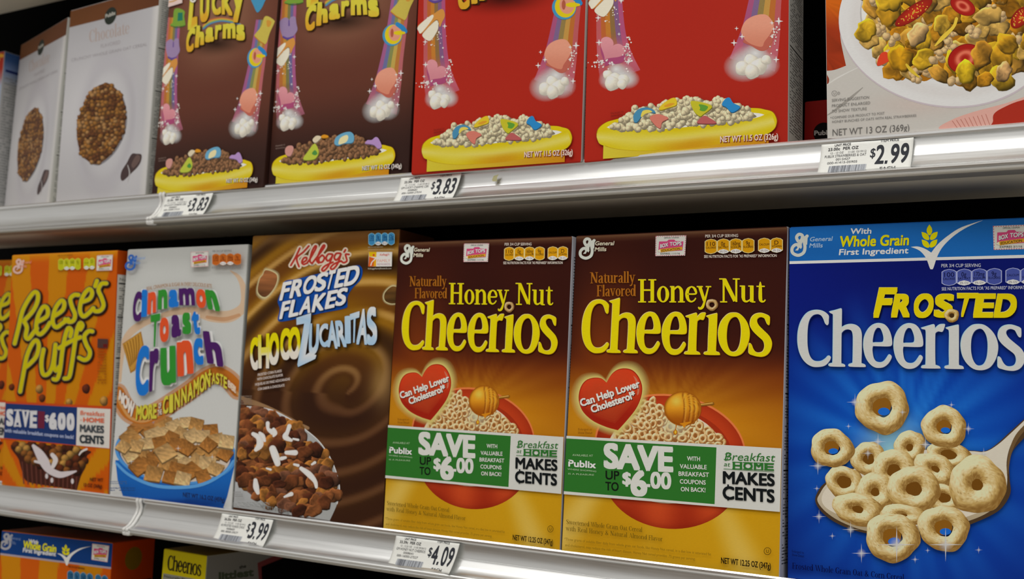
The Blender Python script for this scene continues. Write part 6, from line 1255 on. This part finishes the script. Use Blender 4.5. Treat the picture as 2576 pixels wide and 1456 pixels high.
# ------------------------------------------------------------------ price tags clipped in the rails
def tag_curve(v):
    p0, p1, p2 = np.array([-.0032, -.0058]), np.array([-.0064, -.0200]), np.array([-.0150, -.0326]); v = np.asarray(v, float)[:, None]
    return p0 * (1 - v) ** 2 + 2 * p1 * v * (1 - v) + p2 * v * v
def price_tag(x, z, wd, price, lines, label, curl=0., rot=0.):
    r = empty('price_tag'); r.location = (x, 0, z); tag(r, label, 'price tag', 'shelf price tags')
    def surf(u, v, off=0.):
        P = tag_curve(v); lift = .0010 + off + curl * np.clip((u - .72) / .28, 0, 1) ** 2 * (.15 + .85 * v) + .0004 * np.sin(u * 7)
        return np.stack([u * wd + rot * v, P[:, 0] - lift * .85, P[:, 1] + lift * .15 - .0 * v], 1)
    # the plastic card itself
    nu, nv = 24, 12; u, v = np.meshgrid(np.linspace(0, 1, nu + 1), np.linspace(0, 1, nv + 1)); u = u.ravel(); v = v.ravel()
    # rounded upper corners
    uu = u.copy(); vv = v.copy(); A = surf(uu, vv); Bk = surf(uu, vv, -.0004); V = np.concatenate([A, Bk]); n = len(A); F = []
    for j in range(nv):
        for i in range(nu): a = j * (nu + 1) + i; F.append((a, a + 1, a + nu + 2, a + nu + 1)); F.append((n + a, n + a + nu + 1, n + a + nu + 2, n + a + 1))
    edge = [i for i in range(nu + 1)] + [j * (nu + 1) + nu for j in range(1, nv + 1)] + [nv * (nu + 1) + i for i in range(nu - 1, -1, -1)] + [j * (nu + 1) for j in range(nv - 1, 0, -1)]
    for i in range(len(edge)): a, b = edge[i], edge[(i + 1) % len(edge)]; F.append((a, n + a, n + b, b))
    me = mesh_from('card', V, F, [M_LABEL], C=[(*alb((202, 203, 199)), 1)] * len(V), smooth=True); link('card', me, r)
    def face(X, Y):
        u = (X - 205) / 2125.; top = 262 - 82 * u; bot = 1000 - 125 * u; return surf(u, np.clip((Y - top) / (bot - top), 0, 1))
    k = Ink(face, normal=(0, -.85, .3)); k.part('price_lettering', M_LABEL); dk = (44, 46, 52)
    k.T('$', (1380, 585), (1492, 580), 200, dk, .015)
    for ch, a, b, h in zip(price, (1505, 1735, 1840, 2062), (1705, 1795, 2035, 2250), (0, 0, 0, 0)):
        y = 752 - (a - 1505) * .03
        if ch == '.': k.poly([(a, y - 78), (b, y - 80), (b - 6, y - 2), (a - 4, y)], dk)
        else: k.L4(ch, (a, y), (b, y - 6), (b + 4, y - 446), (a + 6, y - 440), dk, .022)
    k.part('tag_lettering', M_LABEL); g = (62, 62, 64)
    k.T('UNIT PRICE', (528, 322), (905, 300), 50, g, .02); k.T('ITEM PRICE', (1602, 250), (2005, 236), 46, g, .02); k.T(lines[0], (380, 418), (1090, 382), 62, g, .02)
    k.T(lines[1], (445, 495), (1280, 455), 44, (90, 90, 92)); k.T(lines[2], (318, 584), (1285, 538), 60, (80, 80, 82)); k.T(lines[3], (592, 650), (925, 632), 52, (80, 80, 82)); k.T(lines[4], (402, 740), (1100, 702), 54, (80, 80, 82)); k.T('EACH', (1645, 892), (1988, 872), 66, g, .02); k.T('01271', (262, 980), (372, 974), 22, (120, 120, 120))
    k.part('barcode', M_LABEL); rg = np.random.RandomState(len(lines[4]) + ord(lines[3][-1])); X = 465.; wds = []
    k.poly([(465, 790), (1325, 742), (1315, 925), (455, 972)], (160, 164, 170))
    P = []; T = []
    while X < 1310:
        w = rg.choice([5, 5, 8, 14, 30], p=[.4, .2, .2, .15, .05]); yt = 790 - (X - 465) * .056; yb = 970 - (X - 465) * .053; b = len(P); P += [(X, yt), (X + w, yt), (X + w - 8, yb), (X - 8, yb)]; T += [(b, b + 1, b + 2), (b, b + 2, b + 3)]; X += w + rg.choice([6, 10, 16, 34])
    k.add(P, T, (92, 94, 100)); k.build(r)
    return r
Z1 = .3503
price_tag(.1508, Z1, .0712, '2.99', ('23.00c  PER OZ', '12 - 13 OZ     11-05 12/19/12', 'PUBLIX STRAWBERRIES & OAT', '0015427', '000-41415-05905'), 'white $2.99 price tag on the middle rail, under the strawberry flakes box')
price_tag(-.2705, Z1, .0728, '3.83', ('33.30c  PER OZ', '12 - 11.5 OZ    11-05 07/18/12', 'GM LUCKY CHARMS CER', '0008682', '000-16000-27534'), 'white $3.83 price tag under the border between brown and red boxes', curl=.0020)
price_tag(-.6105, Z1, .0780, '3.83', ('33.30c  PER OZ', '12 - 11.5 OZ    11-05 07/18/12', 'GM LUCKY CHARMS CER', '0008681', '000-16000-27533'), 'white $3.83 price tag at the left, right beside the plastic joint strip', curl=.0018)
price_tag(-.4855, 0., .0740, '3.99', ('26.20c  PER OZ', '12 - 15.2 OZ    11-05 02/19/12', 'KE FROSTED FLAKES CHOC', '0008683', '000-38000-59577'), 'white $3.99 price tag under the chocolate flakes box', curl=.0022)
price_tag(-.2530, 0., .0740, '4.09', ('33.39c  PER OZ', '12 - 12.25 OZ   11-05 09/26/12', 'GM HONEY NUT CHEERIOS', '0008641', '000-16000-27527'), 'white $4.09 price tag with lifted corner under the left honey box', curl=.0055)
# paper scrap left on the middle rail
sc_ = mesh_from('paper_scrap', [(0, -.0046, -.0110), (.006, -.0048, -.0098), (.0045, -.0052, -.0125), (-.001, -.0054, -.0150), (.0052, -.0062, -.0168), (.0005, -.0060, -.0165)], [(0, 2, 1), (0, 3, 2), (3, 5, 4), (2, 3, 4)], [M_LABEL], C=[(*alb((150, 146, 110)), 1)] * 6)
o = link('paper_scrap', sc_); o.location = (-.160, -.001, Z1); tag(o, 'tiny torn paper scrap stuck on the middle rail right of the $3.83 tag', 'scrap')
